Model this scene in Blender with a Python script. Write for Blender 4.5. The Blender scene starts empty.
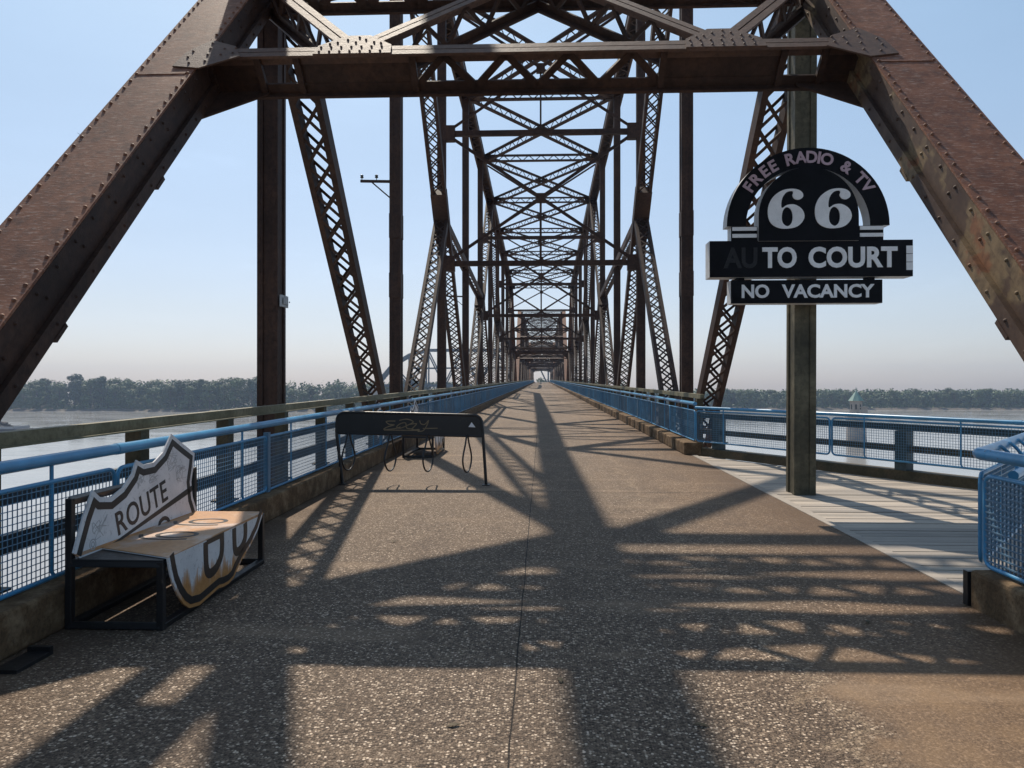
import bpy, bmesh, math, random
from mathutils import Vector, Matrix, Quaternion
random.seed(7)
S = bpy.context.scene
COL = S.collection
V = Vector
R = math.radians
GRADE = 0.01                                   # the deck climbs one per cent away from the camera
SUN = V((-0.25, 0.70, 1.0)).normalized()       # towards the sun

# ------------------------------------------------------------------ materials
def new_mat(name):
    m = bpy.data.materials.new(name); m.use_nodes = True
    nt = m.node_tree
    return m, nt, nt.nodes['Principled BSDF']
def N(nt, typ, **kw):
    n = nt.nodes.new(typ)
    for k, v in kw.items():
        if k.startswith('_'): setattr(n, k[1:], v)
        else: n.inputs[k].default_value = v
    return n
def L(nt, a, b): nt.links.new(a, b)
def ramp(nt, fac, stops, interp='LINEAR'):
    r = nt.nodes.new('ShaderNodeValToRGB'); r.color_ramp.interpolation = interp
    e = r.color_ramp.elements
    while len(e) < len(stops): e.new(0.5)
    for i, (p, c) in enumerate(stops):
        e[i].position = p
        e[i].color = (*c, 1) if isinstance(c, tuple) else (c, c, c, 1)
    L(nt, fac, r.inputs[0]); return r.outputs[0]
def mix(nt, fac, a, b, blend='MIX'):
    n = nt.nodes.new('ShaderNodeMix'); n.data_type = 'RGBA'; n.blend_type = blend
    for sock, v in ((n.inputs[0], fac), (n.inputs[6], a), (n.inputs[7], b)):
        if hasattr(v, 'is_output'): L(nt, v, sock)
        elif isinstance(v, tuple): sock.default_value = (*v, 1)
        else: sock.default_value = v
    return n.outputs[2]
def math_n(nt, op, a, b=None, c=None):
    n = nt.nodes.new('ShaderNodeMath'); n.operation = op
    for i, v in enumerate((a, b, c)):
        if v is None: continue
        if hasattr(v, 'is_output'): L(nt, v, n.inputs[i])
        else: n.inputs[i].default_value = v
    return n.outputs[0]
def coords(nt, scale=(1, 1, 1), kind='Object'):
    t = nt.nodes.new('ShaderNodeTexCoord'); mp = nt.nodes.new('ShaderNodeMapping')
    mp.inputs['Scale'].default_value = scale
    L(nt, t.outputs[kind], mp.inputs[0]); return mp.outputs[0]
def noise(nt, co, scale, detail=4, rough=0.6):
    n = N(nt, 'ShaderNodeTexNoise', Scale=scale, Detail=detail, Roughness=rough)
    L(nt, co, n.inputs['Vector']); return n.outputs['Fac']
def voro(nt, co, scale, out='Distance', feature='F1'):
    n = N(nt, 'ShaderNodeTexVoronoi', Scale=scale); n.feature = feature
    L(nt, co, n.inputs['Vector']); return n.outputs[out]
def bump(nt, b, h, strength, dist=0.01):
    n = N(nt, 'ShaderNodeBump', Strength=strength, Distance=dist)
    L(nt, h, n.inputs['Height']); L(nt, n.outputs[0], b.inputs['Normal'])
def worldpos(nt, scale=(1, 1, 1)):
    g = nt.nodes.new('ShaderNodeNewGeometry'); mp = nt.nodes.new('ShaderNodeMapping')
    mp.inputs['Scale'].default_value = scale
    L(nt, g.outputs['Position'], mp.inputs[0]); return mp.outputs[0]

def steel_mat(name, dark, mid, light, rough=0.62):
    m, nt, b = new_mat(name)
    co = worldpos(nt)
    n1 = noise(nt, co, 1.3, 6, 0.65); n2 = noise(nt, co, 14, 5, 0.7)
    c = ramp(nt, n1, [(0.32, dark), (0.52, mid), (0.72, light)])
    c = mix(nt, ramp(nt, n2, [(0.40, 0.0), (0.72, 0.75)]), c, tuple(x * 0.45 for x in dark))
    streak = noise(nt, worldpos(nt, (9, 9, 0.7)), 1.0, 4, 0.6)
    c = mix(nt, ramp(nt, streak, [(0.55, 0.0), (0.75, 0.45)]), c, light)
    L(nt, c, b.inputs['Base Color'])
    b.inputs['Roughness'].default_value = rough
    bump(nt, b, math_n(nt, 'ADD', n2, noise(nt, co, 45, 4, 0.7)), 0.5, 0.006)
    return m
M = {}
M['rust'] = steel_mat('rusty brown bridge paint', (0.032, 0.017, 0.012), (0.056, 0.029, 0.020), (0.088, 0.043, 0.026))
M['flange'] = steel_mat('faded brown portal flange', (0.060, 0.026, 0.015), (0.100, 0.047, 0.028), (0.15, 0.078, 0.048))
# cover plates: flaking top coat with pale scratches
def cover_mat():
    m, nt, b = new_mat('flaking brown cover plate')
    co = worldpos(nt)
    n1 = noise(nt, co, 2.0, 6, 0.7); n2 = noise(nt, worldpos(nt, (12, 60, 60)), 1.0, 5, 0.7)
    c = ramp(nt, n1, [(0.3, (0.13, 0.046, 0.021)), (0.55, (0.205, 0.078, 0.038)), (0.75, (0.28, 0.122, 0.065))])
    c = mix(nt, ramp(nt, n2, [(0.54, 0.0), (0.70, 0.8)]), c, (0.46, 0.35, 0.28))
    n3 = noise(nt, co, 7, 6, 0.8)
    c = mix(nt, ramp(nt, n3, [(0.46, 0.0), (0.66, 0.75)]), c, (0.065, 0.030, 0.020))
    L(nt, c, b.inputs['Base Color']); b.inputs['Roughness'].default_value = 0.6
    bump(nt, b, math_n(nt, 'ADD', n2, math_n(nt, 'MULTIPLY', n3, 0.7)), 0.5, 0.006)
    return m
M['cover'] = cover_mat()
def web_mat():
    m, nt, b = new_mat('peeling brown and ochre web')
    co = worldpos(nt)
    n1 = noise(nt, co, 0.9, 5, 0.55); n2 = noise(nt, co, 12, 5, 0.7)
    c = ramp(nt, n1, [(0.42, (0.060, 0.034, 0.026)), (0.52, (0.10, 0.062, 0.042)), (0.545, (0.20, 0.14, 0.078)), (0.60, (0.23, 0.155, 0.085)), (0.62, (0.24, 0.11, 0.055)), (0.70, (0.12, 0.06, 0.04))])
    c = mix(nt, ramp(nt, n2, [(0.42, 0.0), (0.7, 0.6)]), c, (0.035, 0.022, 0.018))
    L(nt, c, b.inputs['Base Color']); b.inputs['Roughness'].default_value = 0.65
    bump(nt, b, n2, 0.3, 0.005)
    return m
M['web'] = web_mat()

def deck_mat():
    m, nt, b = new_mat('worn exposed aggregate concrete')
    co = worldpos(nt)
    sep = N(nt, 'ShaderNodeSeparateXYZ'); L(nt, co, sep.inputs[0])
    x, y = sep.outputs[0], sep.outputs[1]
    big = noise(nt, worldpos(nt, (0.9, 0.16, 1)), 1.0, 5, 0.6)
    mid = noise(nt, co, 3.2, 6, 0.65)
    fine = noise(nt, co, 38, 4, 0.7)
    cell = voro(nt, co, 70, 'Color'); celld = voro(nt, co, 70, 'Distance')
    sepc = N(nt, 'ShaderNodeSeparateColor'); L(nt, cell, sepc.inputs[0])
    warm = ramp(nt, big, [(0.30, (0.140, 0.102, 0.072)), (0.5, (0.185, 0.140, 0.100)), (0.72, (0.24, 0.185, 0.138))])
    grain = noise(nt, co, 120, 3, 0.8); grain2 = noise(nt, co, 55, 5, 0.75)
    cell2 = voro(nt, co, 36, 'Color'); celld2 = voro(nt, co, 36, 'Distance')
    sepc2 = N(nt, 'ShaderNodeSeparateColor'); L(nt, cell2, sepc2.inputs[0])
    # mortar between the stones
    grey = ramp(nt, grain, [(0.35, (0.045, 0.036, 0.030)), (0.5, (0.125, 0.100, 0.080)), (0.66, (0.23, 0.19, 0.15))])
    stone = ramp(nt, sepc.outputs[0], [(0.0, (0.035, 0.028, 0.023)), (0.30, (0.075, 0.059, 0.047)), (0.55, (0.145, 0.115, 0.090)), (0.74, (0.235, 0.19, 0.15)), (0.90, (0.43, 0.375, 0.31)), (1.0, (0.70, 0.63, 0.55))])
    inst = ramp(nt, math_n(nt, 'ADD', celld, math_n(nt, 'MULTIPLY', math_n(nt, 'SUBTRACT', grain2, 0.5), 0.7)), [(0.42, 1.0), (0.66, 0.0)])
    agg = mix(nt, inst, grey, stone)
    big_st = ramp(nt, sepc2.outputs[1], [(0.90, 0.0), (0.93, 1.0)])
    in2 = ramp(nt, math_n(nt, 'ADD', celld2, math_n(nt, 'MULTIPLY', math_n(nt, 'SUBTRACT', grain2, 0.5), 0.8)), [(0.22, 1.0), (0.36, 0.0)])
    agg = mix(nt, math_n(nt, 'MULTIPLY', big_st, in2), agg, mix(nt, sepc2.outputs[0], (0.26, 0.215, 0.175), (0.70, 0.64, 0.56)))
    tan = mix(nt, ramp(nt, grain, [(0.40, 0.95), (0.62, 0.0)]), warm, (0.080, 0.058, 0.042))
    tan = mix(nt, ramp(nt, grain2, [(0.50, 0.0), (0.68, 0.75)]), tan, (0.40, 0.315, 0.235))
    tan = mix(nt, ramp(nt, mid, [(0.45, 0.0), (0.75, 0.6)]), tan, (0.26, 0.195, 0.125))
    # the smooth tan wearing course lies right of x = 1.5, and everywhere farther off it thins out the stones
    edge = math_n(nt, 'ADD', x, math_n(nt, 'MULTIPLY', math_n(nt, 'SUBTRACT', mid, 0.5), 1.1))
    f1 = N(nt, 'ShaderNodeMapRange'); L(nt, edge, f1.inputs[0])
    f1.inputs[1].default_value = 1.38; f1.inputs[2].default_value = 1.62
    f2 = N(nt, 'ShaderNodeMapRange'); L(nt, math_n(nt, 'ADD', y, math_n(nt, 'MULTIPLY', big, 9.0)), f2.inputs[0])
    f2.inputs[1].default_value = 8.5; f2.inputs[2].default_value = 15.0; f2.inputs[4].default_value = 0.32
    f3 = N(nt, 'ShaderNodeMapRange'); L(nt, math_n(nt, 'ADD', y, math_n(nt, 'MULTIPLY', math_n(nt, 'SUBTRACT', mid, 0.5), 1.2)), f3.inputs[0])
    f3.inputs[1].default_value = 4.25; f3.inputs[2].default_value = 4.75; f3.inputs[3].default_value = 0.92; f3.inputs[4].default_value = 0.34
    f = math_n(nt, 'MAXIMUM', math_n(nt, 'MULTIPLY', f1.outputs[0], f3.outputs[0]), f2.outputs[0])
    c = mix(nt, f, agg, tan)
    tn = N(nt, 'ShaderNodeMapRange'); L(nt, math_n(nt, 'ADD', edge, math_n(nt, 'MULTIPLY', math_n(nt, 'SUBTRACT', big, 0.5), 3.0)), tn.inputs[0])
    tn.inputs[1].default_value = 0.8; tn.inputs[2].default_value = 2.6; tn.inputs[4].default_value = 0.75
    c = mix(nt, tn.outputs[0], c, mix(nt, 1.0, c, (1.03, 0.93, 0.82), 'MULTIPLY'))
    # pale ridge of crumbled mortar along that boundary, brown rust along the right edge
    rd = math_n(nt, 'ABSOLUTE', math_n(nt, 'SUBTRACT', edge, 1.42))
    rid = N(nt, 'ShaderNodeMapRange'); L(nt, rd, rid.inputs[0]); rid.inputs[1].default_value = 0.07; rid.inputs[2].default_value = 0.0; rid.inputs[4].default_value = 0.5
    c = mix(nt, math_n(nt, 'MULTIPLY', rid.outputs[0], ramp(nt, fine, [(0.4, 0.0), (0.6, 1.0)])), c, (0.42, 0.35, 0.26))
    rs = N(nt, 'ShaderNodeMapRange'); L(nt, math_n(nt, 'ADD', math_n(nt, 'ABSOLUTE', x), math_n(nt, 'MULTIPLY', mid, 1.0)), rs.inputs[0])
    rs.inputs[1].default_value = 2.9; rs.inputs[2].default_value = 3.6; rs.inputs[4].default_value = 0.75
    c = mix(nt, rs.outputs[0], c, (0.105, 0.072, 0.048))
    st = noise(nt, worldpos(nt, (1.6, 0.55, 1)), 0.9, 6, 0.7)
    c = mix(nt, ramp(nt, st, [(0.50, 0.0), (0.70, 0.55)]), c, (0.085, 0.066, 0.055))
    st2 = noise(nt, worldpos(nt, (0.35, 1.3, 1)), 1.1, 5, 0.6)
    c = mix(nt, ramp(nt, st2, [(0.56, 0.0), (0.74, 0.45)]), c, (0.36, 0.29, 0.22))
    # transverse construction joints and the long centre joint
    jy = math_n(nt, 'ABSOLUTE', math_n(nt, 'SUBTRACT', math_n(nt, 'FRACT', math_n(nt, 'DIVIDE', math_n(nt, 'ADD', y, -6.24), 9.12)), 0.5))
    jl = math_n(nt, 'LESS_THAN', math_n(nt, 'ADD', jy, math_n(nt, 'MULTIPLY', math_n(nt, 'SUBTRACT', mid, 0.5), 0.002)), 0.0016)
    wob = noise(nt, worldpos(nt, (1, 1.4, 1)), 1.0, 3, 0.5)
    cx = math_n(nt, 'ABSOLUTE', math_n(nt, 'ADD', math_n(nt, 'ADD', x, 0.145), math_n(nt, 'MULTIPLY', math_n(nt, 'SUBTRACT', wob, 0.5), 0.025)))
    cl = math_n(nt, 'LESS_THAN', cx, 0.0042)
    crk = math_n(nt, 'MAXIMUM', math_n(nt, 'MULTIPLY', jl, 0.75), cl)
    c = mix(nt, crk, c, (0.016, 0.013, 0.011))
    c = mix(nt, 1.0, c, (1.04, 0.94, 0.835), 'MULTIPLY')
    L(nt, c, b.inputs['Base Color']); b.inputs['Roughness'].default_value = 0.72
    h = math_n(nt, 'SUBTRACT', math_n(nt, 'ADD', math_n(nt, 'MULTIPLY', inst, math_n(nt, 'SUBTRACT', 1.0, f)), math_n(nt, 'MULTIPLY', fine, 0.6)), math_n(nt, 'MULTIPLY', crk, 4.0))
    bump(nt, b, h, 0.8, 0.008)
    return m
M['deck'] = deck_mat()

def rough_mat(name, a, b2, c2, scale=4, rough=0.85, bs=0.5):
    m, nt, b = new_mat(name)
    co = worldpos(nt)
    n1 = noise(nt, co, scale, 6, 0.65); n2 = noise(nt, co, scale * 9, 4, 0.7)
    c = ramp(nt, n1, [(0.3, a), (0.5, b2), (0.7, c2)])
    c = mix(nt, ramp(nt, n2, [(0.45, 0.0), (0.72, 0.6)]), c, tuple(v * 0.5 for v in a))
    L(nt, c, b.inputs['Base Color']); b.inputs['Roughness'].default_value = rough
    bump(nt, b, n2, bs, 0.01)
    return m
M['kerb'] = rough_mat('rust stained kerb concrete', (0.075, 0.050, 0.030), (0.145, 0.092, 0.050), (0.28, 0.20, 0.12), 4.5)
M['olive'] = rough_mat('weathered olive guard rail', (0.12, 0.10, 0.052), (0.19, 0.165, 0.095), (0.26, 0.23, 0.145), 2.5, 0.6, 0.2)
M['railpost'] = rough_mat('weathered olive brown rail post', (0.05, 0.040, 0.022), (0.085, 0.068, 0.038), (0.13, 0.09, 0.05), 3, 0.65, 0.2)
M['hanger'] = rough_mat('weathered olive black hanger paint', (0.050, 0.045, 0.030), (0.100, 0.088, 0.056), (0.21, 0.18, 0.115), 1.6, 0.6, 0.2)
M['greenrail'] = rough_mat('dull blue green rail paint', (0.022, 0.042, 0.050), (0.035, 0.062, 0.072), (0.055, 0.085, 0.095), 3, 0.55, 0.15)
M['slate'] = rough_mat('dark slate blue rail paint', (0.016, 0.026, 0.036), (0.028, 0.044, 0.058), (0.045, 0.062, 0.075), 3, 0.55, 0.15)
M['barge'] = rough_mat('dark barge steel', (0.035, 0.035, 0.04), (0.06, 0.058, 0.06), (0.12, 0.11, 0.10), 0.4, 0.7, 0.3)
M['stone'] = rough_mat('pale limestone blocks', (0.28, 0.24, 0.21), (0.37, 0.33, 0.29), (0.46, 0.42, 0.37), 0.5, 0.85, 0.3)
M['copper'] = rough_mat('green copper roof', (0.12, 0.22, 0.19), (0.17, 0.29, 0.25), (0.24, 0.36, 0.31), 0.6, 0.6, 0.1)
M['farsteel'] = rough_mat('grey blue bridge paint', (0.06, 0.085, 0.11), (0.08, 0.105, 0.13), (0.11, 0.14, 0.165), 0.1, 0.6, 0.05)
M['rubble'] = rough_mat('barge load of dark rock', (0.05, 0.045, 0.04), (0.10, 0.09, 0.08), (0.2, 0.18, 0.16), 0.6, 0.9, 0.8)

def paint(name, col, rough=0.4, var=0.25, chip=None, scale=6, metal=0.0):
    m, nt, b = new_mat(name)
    co = worldpos(nt)
    n1 = noise(nt, co, scale, 5, 0.6); n2 = noise(nt, co, scale * 7, 5, 0.7)
    c = ramp(nt, n1, [(0.3, tuple(v * (1 - var) for v in col)), (0.7, tuple(min(1, v * (1 + var)) for v in col))])
    if chip: c = mix(nt, ramp(nt, n2, [(0.62, 0.0), (0.68, 0.85)]), c, chip)
    L(nt, c, b.inputs['Base Color'])
    L(nt, ramp(nt, n2, [(0.3, rough * 0.8), (0.7, min(1, rough * 1.3))]), b.inputs['Roughness'])
    b.inputs['Metallic'].default_value = metal
    return m
def blue_mat(name, col, rough, var):
    m, nt, b = new_mat(name)
    co = worldpos(nt); oi = nt.nodes.new('ShaderNodeObjectInfo')
    n1 = noise(nt, co, 3, 5, 0.6); n2 = noise(nt, co, 24, 5, 0.75)
    c = ramp(nt, n1, [(0.3, tuple(v * 0.75 for v in col)), (0.7, tuple(v * 1.25 for v in col))])
    c = mix(nt, math_n(nt, 'MULTIPLY', oi.outputs['Random'], var), c, tuple(0.45 * v + 0.075 for v in col))
    c = mix(nt, ramp(nt, n2, [(0.62, 0.0), (0.68, 0.8)]), c, (0.055, 0.055, 0.06))
    L(nt, c, b.inputs['Base Color']); b.inputs['Roughness'].default_value = rough
    return m
M['blue'] = blue_mat('blue pipe paint', (0.055, 0.260, 0.47), 0.28, 0.15)
M['bluemesh'] = blue_mat('blue coated wire', (0.085, 0.225, 0.36), 0.45, 0.8)
M['black'] = paint('satin black steel', (0.012, 0.012, 0.013), 0.38, 0.3, (0.06, 0.045, 0.035), 4)
M['signblack'] = paint('faded navy black sign face', (0.006, 0.0065, 0.009), 0.6, 0.3, (0.012, 0.012, 0.014), 5)
M['signedge'] = paint('grey white sign return', (0.52, 0.52, 0.52), 0.5, 0.12, (0.3, 0.28, 0.25), 3)
M['signblack'].node_tree.nodes['Principled BSDF'].inputs['Specular IOR Level'].default_value = 0.12
M['letterwhite'] = paint('off white sign lettering', (0.80, 0.80, 0.80), 0.5, 0.08, (0.5, 0.5, 0.5), 6)
M['letterpink'] = paint('faded pink sign lettering', (0.50, 0.36, 0.41), 0.5, 0.10, (0.3, 0.22, 0.25), 6)
M['letterfaint'] = paint('weathered dark lettering', (0.0072, 0.0077, 0.0102), 0.6, 0.3, None, 6)
M['galv'] = paint('galvanised steel', (0.33, 0.34, 0.35), 0.45, 0.2, (0.22, 0.2, 0.18), 8, 0.5)
M['tag'] = paint('tan marker paint', (0.22, 0.165, 0.09), 0.6, 0.2, None, 9)
M['scrawl'] = paint('grey scratched scribble', (0.42, 0.41, 0.40), 0.6, 0.2, None, 9)
M['glassins'] = paint('dark glass insulator', (0.02, 0.03, 0.03), 0.2, 0.1)
M['darkrock'] = M['rubble']
M['birdcol'] = paint('dark feathers', (0.03, 0.028, 0.026), 0.7, 0.2)

def bench_mat():
    m, nt, b = new_mat('scratched white panel with rust stains')
    co = coords(nt)
    sep = N(nt, 'ShaderNodeSeparateXYZ'); L(nt, co, sep.inputs[0])
    n1 = noise(nt, co, 5, 5, 0.6); n2 = noise(nt, co, 26, 5, 0.75); drip = noise(nt, coords(nt, (14, 14, 1.6)), 1.0, 5, 0.65)
    c = ramp(nt, n1, [(0.3, (0.58, 0.585, 0.59)), (0.7, (0.74, 0.74, 0.735))])
    c = mix(nt, ramp(nt, n2, [(0.56, 0.0), (0.66, 0.55)]), c, (0.25, 0.245, 0.24))
    # rust: rises from the lower edge of the hanging panel, and pools over the seat
    z = sep.outputs[2]
    lo = math_n(nt, 'ADD', math_n(nt, 'MULTIPLY', z, -3.6), math_n(nt, 'MULTIPLY', drip, 2.0))
    fl = ramp(nt, lo, [(-0.22, 0.0), (0.0, 0.45), (0.30, 1.0)])
    seat = math_n(nt, 'LESS_THAN', math_n(nt, 'ABSOLUTE', math_n(nt, 'SUBTRACT', z, 0.478)), 0.012)
    fs = math_n(nt, 'MULTIPLY', seat, ramp(nt, noise(nt, co, 2.6, 5, 0.6), [(0.28, 0.25), (0.50, 0.95)]))
    rustc = ramp(nt, n2, [(0.3, (0.36, 0.155, 0.042)), (0.7, (0.56, 0.28, 0.095))])
    c = mix(nt, math_n(nt, 'MAXIMUM', fl, fs), c, rustc)
    L(nt, c, b.inputs['Base Color']); b.inputs['Roughness'].default_value = 0.42
    bump(nt, b, n2, 0.12, 0.002)
    return m
M['bench'] = bench_mat()

def plank_mat():
    m, nt, b = new_mat('silvered deck boards')
    co = worldpos(nt, (1.2, 22, 6))
    g = nt.nodes.new('ShaderNodeNewGeometry')
    n1 = noise(nt, co, 1.0, 6, 0.65); n2 = noise(nt, worldpos(nt), 1.2, 4, 0.6)
    base = ramp(nt, g.outputs['Random Per Island'], [(0.0, (0.27, 0.24, 0.205)), (0.5, (0.38, 0.335, 0.285)), (1.0, (0.47, 0.405, 0.33))])
    c = mix(nt, ramp(nt, n1, [(0.40, 0.0), (0.72, 0.55)]), base, (0.17, 0.15, 0.13))
    c = mix(nt, ramp(nt, n2, [(0.5, 0.0), (0.75, 0.3)]), c, (0.42, 0.37, 0.30))
    L(nt, c, b.inputs['Base Color']); b.inputs['Roughness'].default_value = 0.7
    bump(nt, b, n1, 0.3, 0.003)
    return m
M['plank'] = plank_mat()

def water_mat():
    m, nt, b = new_mat('silty river water')
    n1 = noise(nt, worldpos(nt, (0.55, 0.9, 1)), 1.0, 4, 0.6)
    n2 = noise(nt, worldpos(nt, (0.035, 0.10, 1)), 1.0, 5, 0.65)
    n3 = noise(nt, worldpos(nt, (0.006, 0.03, 1)), 1.0, 4, 0.6)
    c = ramp(nt, n3, [(0.35, (0.27, 0.26, 0.24)), (0.65, (0.36, 0.345, 0.32))])
    L(nt, c, b.inputs['Base Color'])
    L(nt, ramp(nt, n2, [(0.35, 0.05), (0.65, 0.18)]), b.inputs['Roughness'])
    b.inputs['IOR'].default_value = 1.333
    h = math_n(nt, 'ADD', math_n(nt, 'MULTIPLY', n1, 0.5), math_n(nt, 'MULTIPLY', n2, 3.0))
    bump(nt, b, h, 0.085, 0.25)
    return m
M['water'] = water_mat()
M['bank'] = rough_mat('muddy river bank', (0.075, 0.065, 0.045), (0.11, 0.09, 0.065), (0.15, 0.12, 0.09), 0.15, 0.9, 0.2)

def leaf_mat(name, a, c2):
    m, nt, b = new_mat(name)
    g = nt.nodes.new('ShaderNodeNewGeometry')
    n1 = noise(nt, worldpos(nt), 0.22, 3, 0.6)
    c = mix(nt, g.outputs['Random Per Island'], a, c2)
    c = mix(nt, ramp(nt, n1, [(0.4, 0.0), (0.7, 0.6)]), c, tuple(v * 0.6 for v in a))
    L(nt, c, b.inputs['Base Color']); b.inputs['Roughness'].default_value = 0.65
    return m
M['leaf'] = leaf_mat('mid green leaves', (0.050, 0.090, 0.024), (0.12, 0.170, 0.052))
M['leaf2'] = leaf_mat('grey green leaves', (0.066, 0.102, 0.034), (0.14, 0.180, 0.065))
M['leaf3'] = leaf_mat('dark green leaves', (0.028, 0.056, 0.020), (0.060, 0.095, 0.034))
M['bark'] = rough_mat('grey brown bark', (0.07, 0.055, 0.045), (0.11, 0.09, 0.075), (0.17, 0.145, 0.12), 1.5, 0.9, 0.4)

for k_, v_ in (('rust', 0.22), ('cover', 0.25), ('web', 0.22), ('hanger', 0.25), ('deck', 0.22), ('kerb', 0.15), ('olive', 0.3), ('plank', 0.25), ('letterwhite', 0.2), ('railpost', 0.25)):
    M[k_].node_tree.nodes['Principled BSDF'].inputs['Specular IOR Level'].default_value = v_
# ------------------------------------------------------------------ mesh building
class MB:
    def __init__(s): s.v = []; s.f = []; s.sm = []; s.mi = []; s.cur = 0
    def add(s, vs, fs, smooth=False):
        o = len(s.v); s.v += [tuple(p) for p in vs]
        for f in fs: s.f.append([i + o for i in f]); s.sm.append(smooth); s.mi.append(s.cur)
    def box(s, c, size):
        x, y, z = c; a, b, d = (k / 2 for k in size)
        s.add([(x + i * a, y + j * b, z + k * d) for i in (-1, 1) for j in (-1, 1) for k in (-1, 1)],
              [(0, 1, 3, 2), (4, 6, 7, 5), (0, 4, 5, 1), (2, 3, 7, 6), (0, 2, 6, 4), (1, 5, 7, 3)])
    def box2(s, lo, hi):
        s.box([(a + b) / 2 for a, b in zip(lo, hi)], [b - a for a, b in zip(lo, hi)])
    def bar(s, p, q, side, w, d, ends=True):
        """rectangular bar from p to q; w across the direction side, d across the third direction"""
        p, q = V(p), V(q); t = (q - p).normalized(); side = V(side); side = (side - t * side.dot(t)).normalized()
        up = t.cross(side); a = side * w / 2; b = up * d / 2
        vs = [p - a - b, p + a - b, p + a + b, p - a + b, q - a - b, q + a - b, q + a + b, q - a + b]
        fs = [(0, 1, 5, 4), (1, 2, 6, 5), (2, 3, 7, 6), (3, 0, 4, 7)]
        if ends: fs += [(0, 3, 2, 1), (4, 5, 6, 7)]
        s.add(vs, fs)
    def tube(s, pts, r, n=8, closed=False, caps=True):
        pts = [V(p) for p in pts]; rings = []; m = len(pts); prev = None
        for i, p in enumerate(pts):
            a = pts[i - 1] if (i or closed) else p; c = pts[(i + 1) % m] if (i < m - 1 or closed) else p
            t = (c - a).normalized()
            if prev is None:
                u = t.orthogonal().normalized()
            else: u = (prev - t * prev.dot(t)).normalized()
            prev = u; w = t.cross(u)
            rr = r[i] if isinstance(r, (list, tuple)) else r
            rings.append([p + (u * math.cos(k * 2 * math.pi / n) + w * math.sin(k * 2 * math.pi / n)) * rr for k in range(n)])
        vs = [p for ring in rings for p in ring]; fs = []
        for i in range(m if closed else m - 1):
            j = (i + 1) % m
            for k in range(n):
                fs.append((i * n + k, i * n + (k + 1) % n, j * n + (k + 1) % n, j * n + k))
        s.add(vs, fs, True)
        if caps and not closed:
            s.add(rings[0], [tuple(range(n))[::-1]]); s.add(rings[-1], [tuple(range(n))])
    def prism(s, poly, fn, t0, t1):
        """polygon (u, v) extruded between depths t0 and t1, mapped by fn(u, v, t)"""
        n = len(poly)
        vs = [fn(u, v, t0) for u, v in poly] + [fn(u, v, t1) for u, v in poly]
        bm = bmesh.new(); bv = [bm.verts.new((u, v, 0)) for u, v in poly]; bm.faces.new(bv)
        bm.verts.index_update()
        tri = bmesh.ops.triangulate(bm, faces=bm.faces[:])['faces']
        tf = [tuple(x.index for x in f.verts) for f in tri]; bm.free()
        fs = [f[::-1] for f in tf] + [tuple(i + n for i in f) for f in tf]
        fs += [(i, (i + 1) % n, (i + 1) % n + n, i + n) for i in range(n)]
        s.add(vs, fs)
    def rivet(s, p, nrm, r=0.018):
        nrm = V(nrm).normalized(); u = nrm.orthogonal().normalized(); w = nrm.cross(u); p = V(p)
        vs = []
        for rr, h in ((r, 0), (r * 0.75, r * 0.65)):
            vs += [p + (u * math.cos(k * math.pi / 3) + w * math.sin(k * math.pi / 3)) * rr + nrm * h for k in range(6)]
        vs.append(p + nrm * r * 0.95)
        fs = [(k, (k + 1) % 6, (k + 1) % 6 + 6, k + 6) for k in range(6)] + [(k + 6, (k + 1) % 6 + 6, 12) for k in range(6)]
        s.add(vs, fs, True)
    def laced(s, p, q, side, w, d, fw=0.10, style='Z', pitch=0.45, bw=0.055, two=True):
        """two flange bars held apart by w across side and joined by flat lacing bars"""
        p, q = V(p), V(q); t = (q - p).normalized(); side = V(side); side = (side - t * side.dot(t)).normalized()
        up = t.cross(side); ln = (q - p).length; e = side * (w - fw) / 2
        s.bar(p - e, q - e, side, fw, d); s.bar(p + e, q + e, side, fw, d)
        n = max(2, round(ln / pitch)); ei = side * (w - fw) / 2
        for off in ((d / 2 - 0.012, -d / 2 + 0.012) if two else (0.0,)):
            for i in range(n):
                a = p + t * ln * i / n; b = p + t * ln * (i + 1) / n; sg = 1 if i % 2 else -1
                o = up * off
                s.bar(a + ei * sg + o, b - ei * sg + o, up, 0.014, bw, False)
                if style == 'X': s.bar(a - ei * sg + o * 0.93, b + ei * sg + o * 0.93, up, 0.014, bw, False)
    def build(s, name, mat, parent=None, shear=True, at=None):
        mats = mat if isinstance(mat, (list, tuple)) else [mat]
        base = V(parent['_base']) if parent is not None and '_base' in parent else V((0, 0, 0))
        if at is not None: base = V(at)
        me = bpy.data.meshes.new(name)
        if shear: vs = [(x - base.x, y - base.y, z + GRADE * y - base.z) for x, y, z in s.v]
        else: vs = s.v
        me.from_pydata(vs, [], s.f)
        for m in mats: me.materials.append(m)
        me.polygons.foreach_set('use_smooth', s.sm)
        me.polygons.foreach_set('material_index', s.mi)
        bm = bmesh.new(); bm.from_mesh(me); bmesh.ops.recalc_face_normals(bm, faces=bm.faces[:]); bm.to_mesh(me); bm.free()
        o = bpy.data.objects.new(name, me); COL.objects.link(o)
        if parent is not None:
            o.parent = parent
            if '_base' in parent: o['_base'] = list(parent['_base'])
        elif at is not None: o.location = at
        return o

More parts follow.
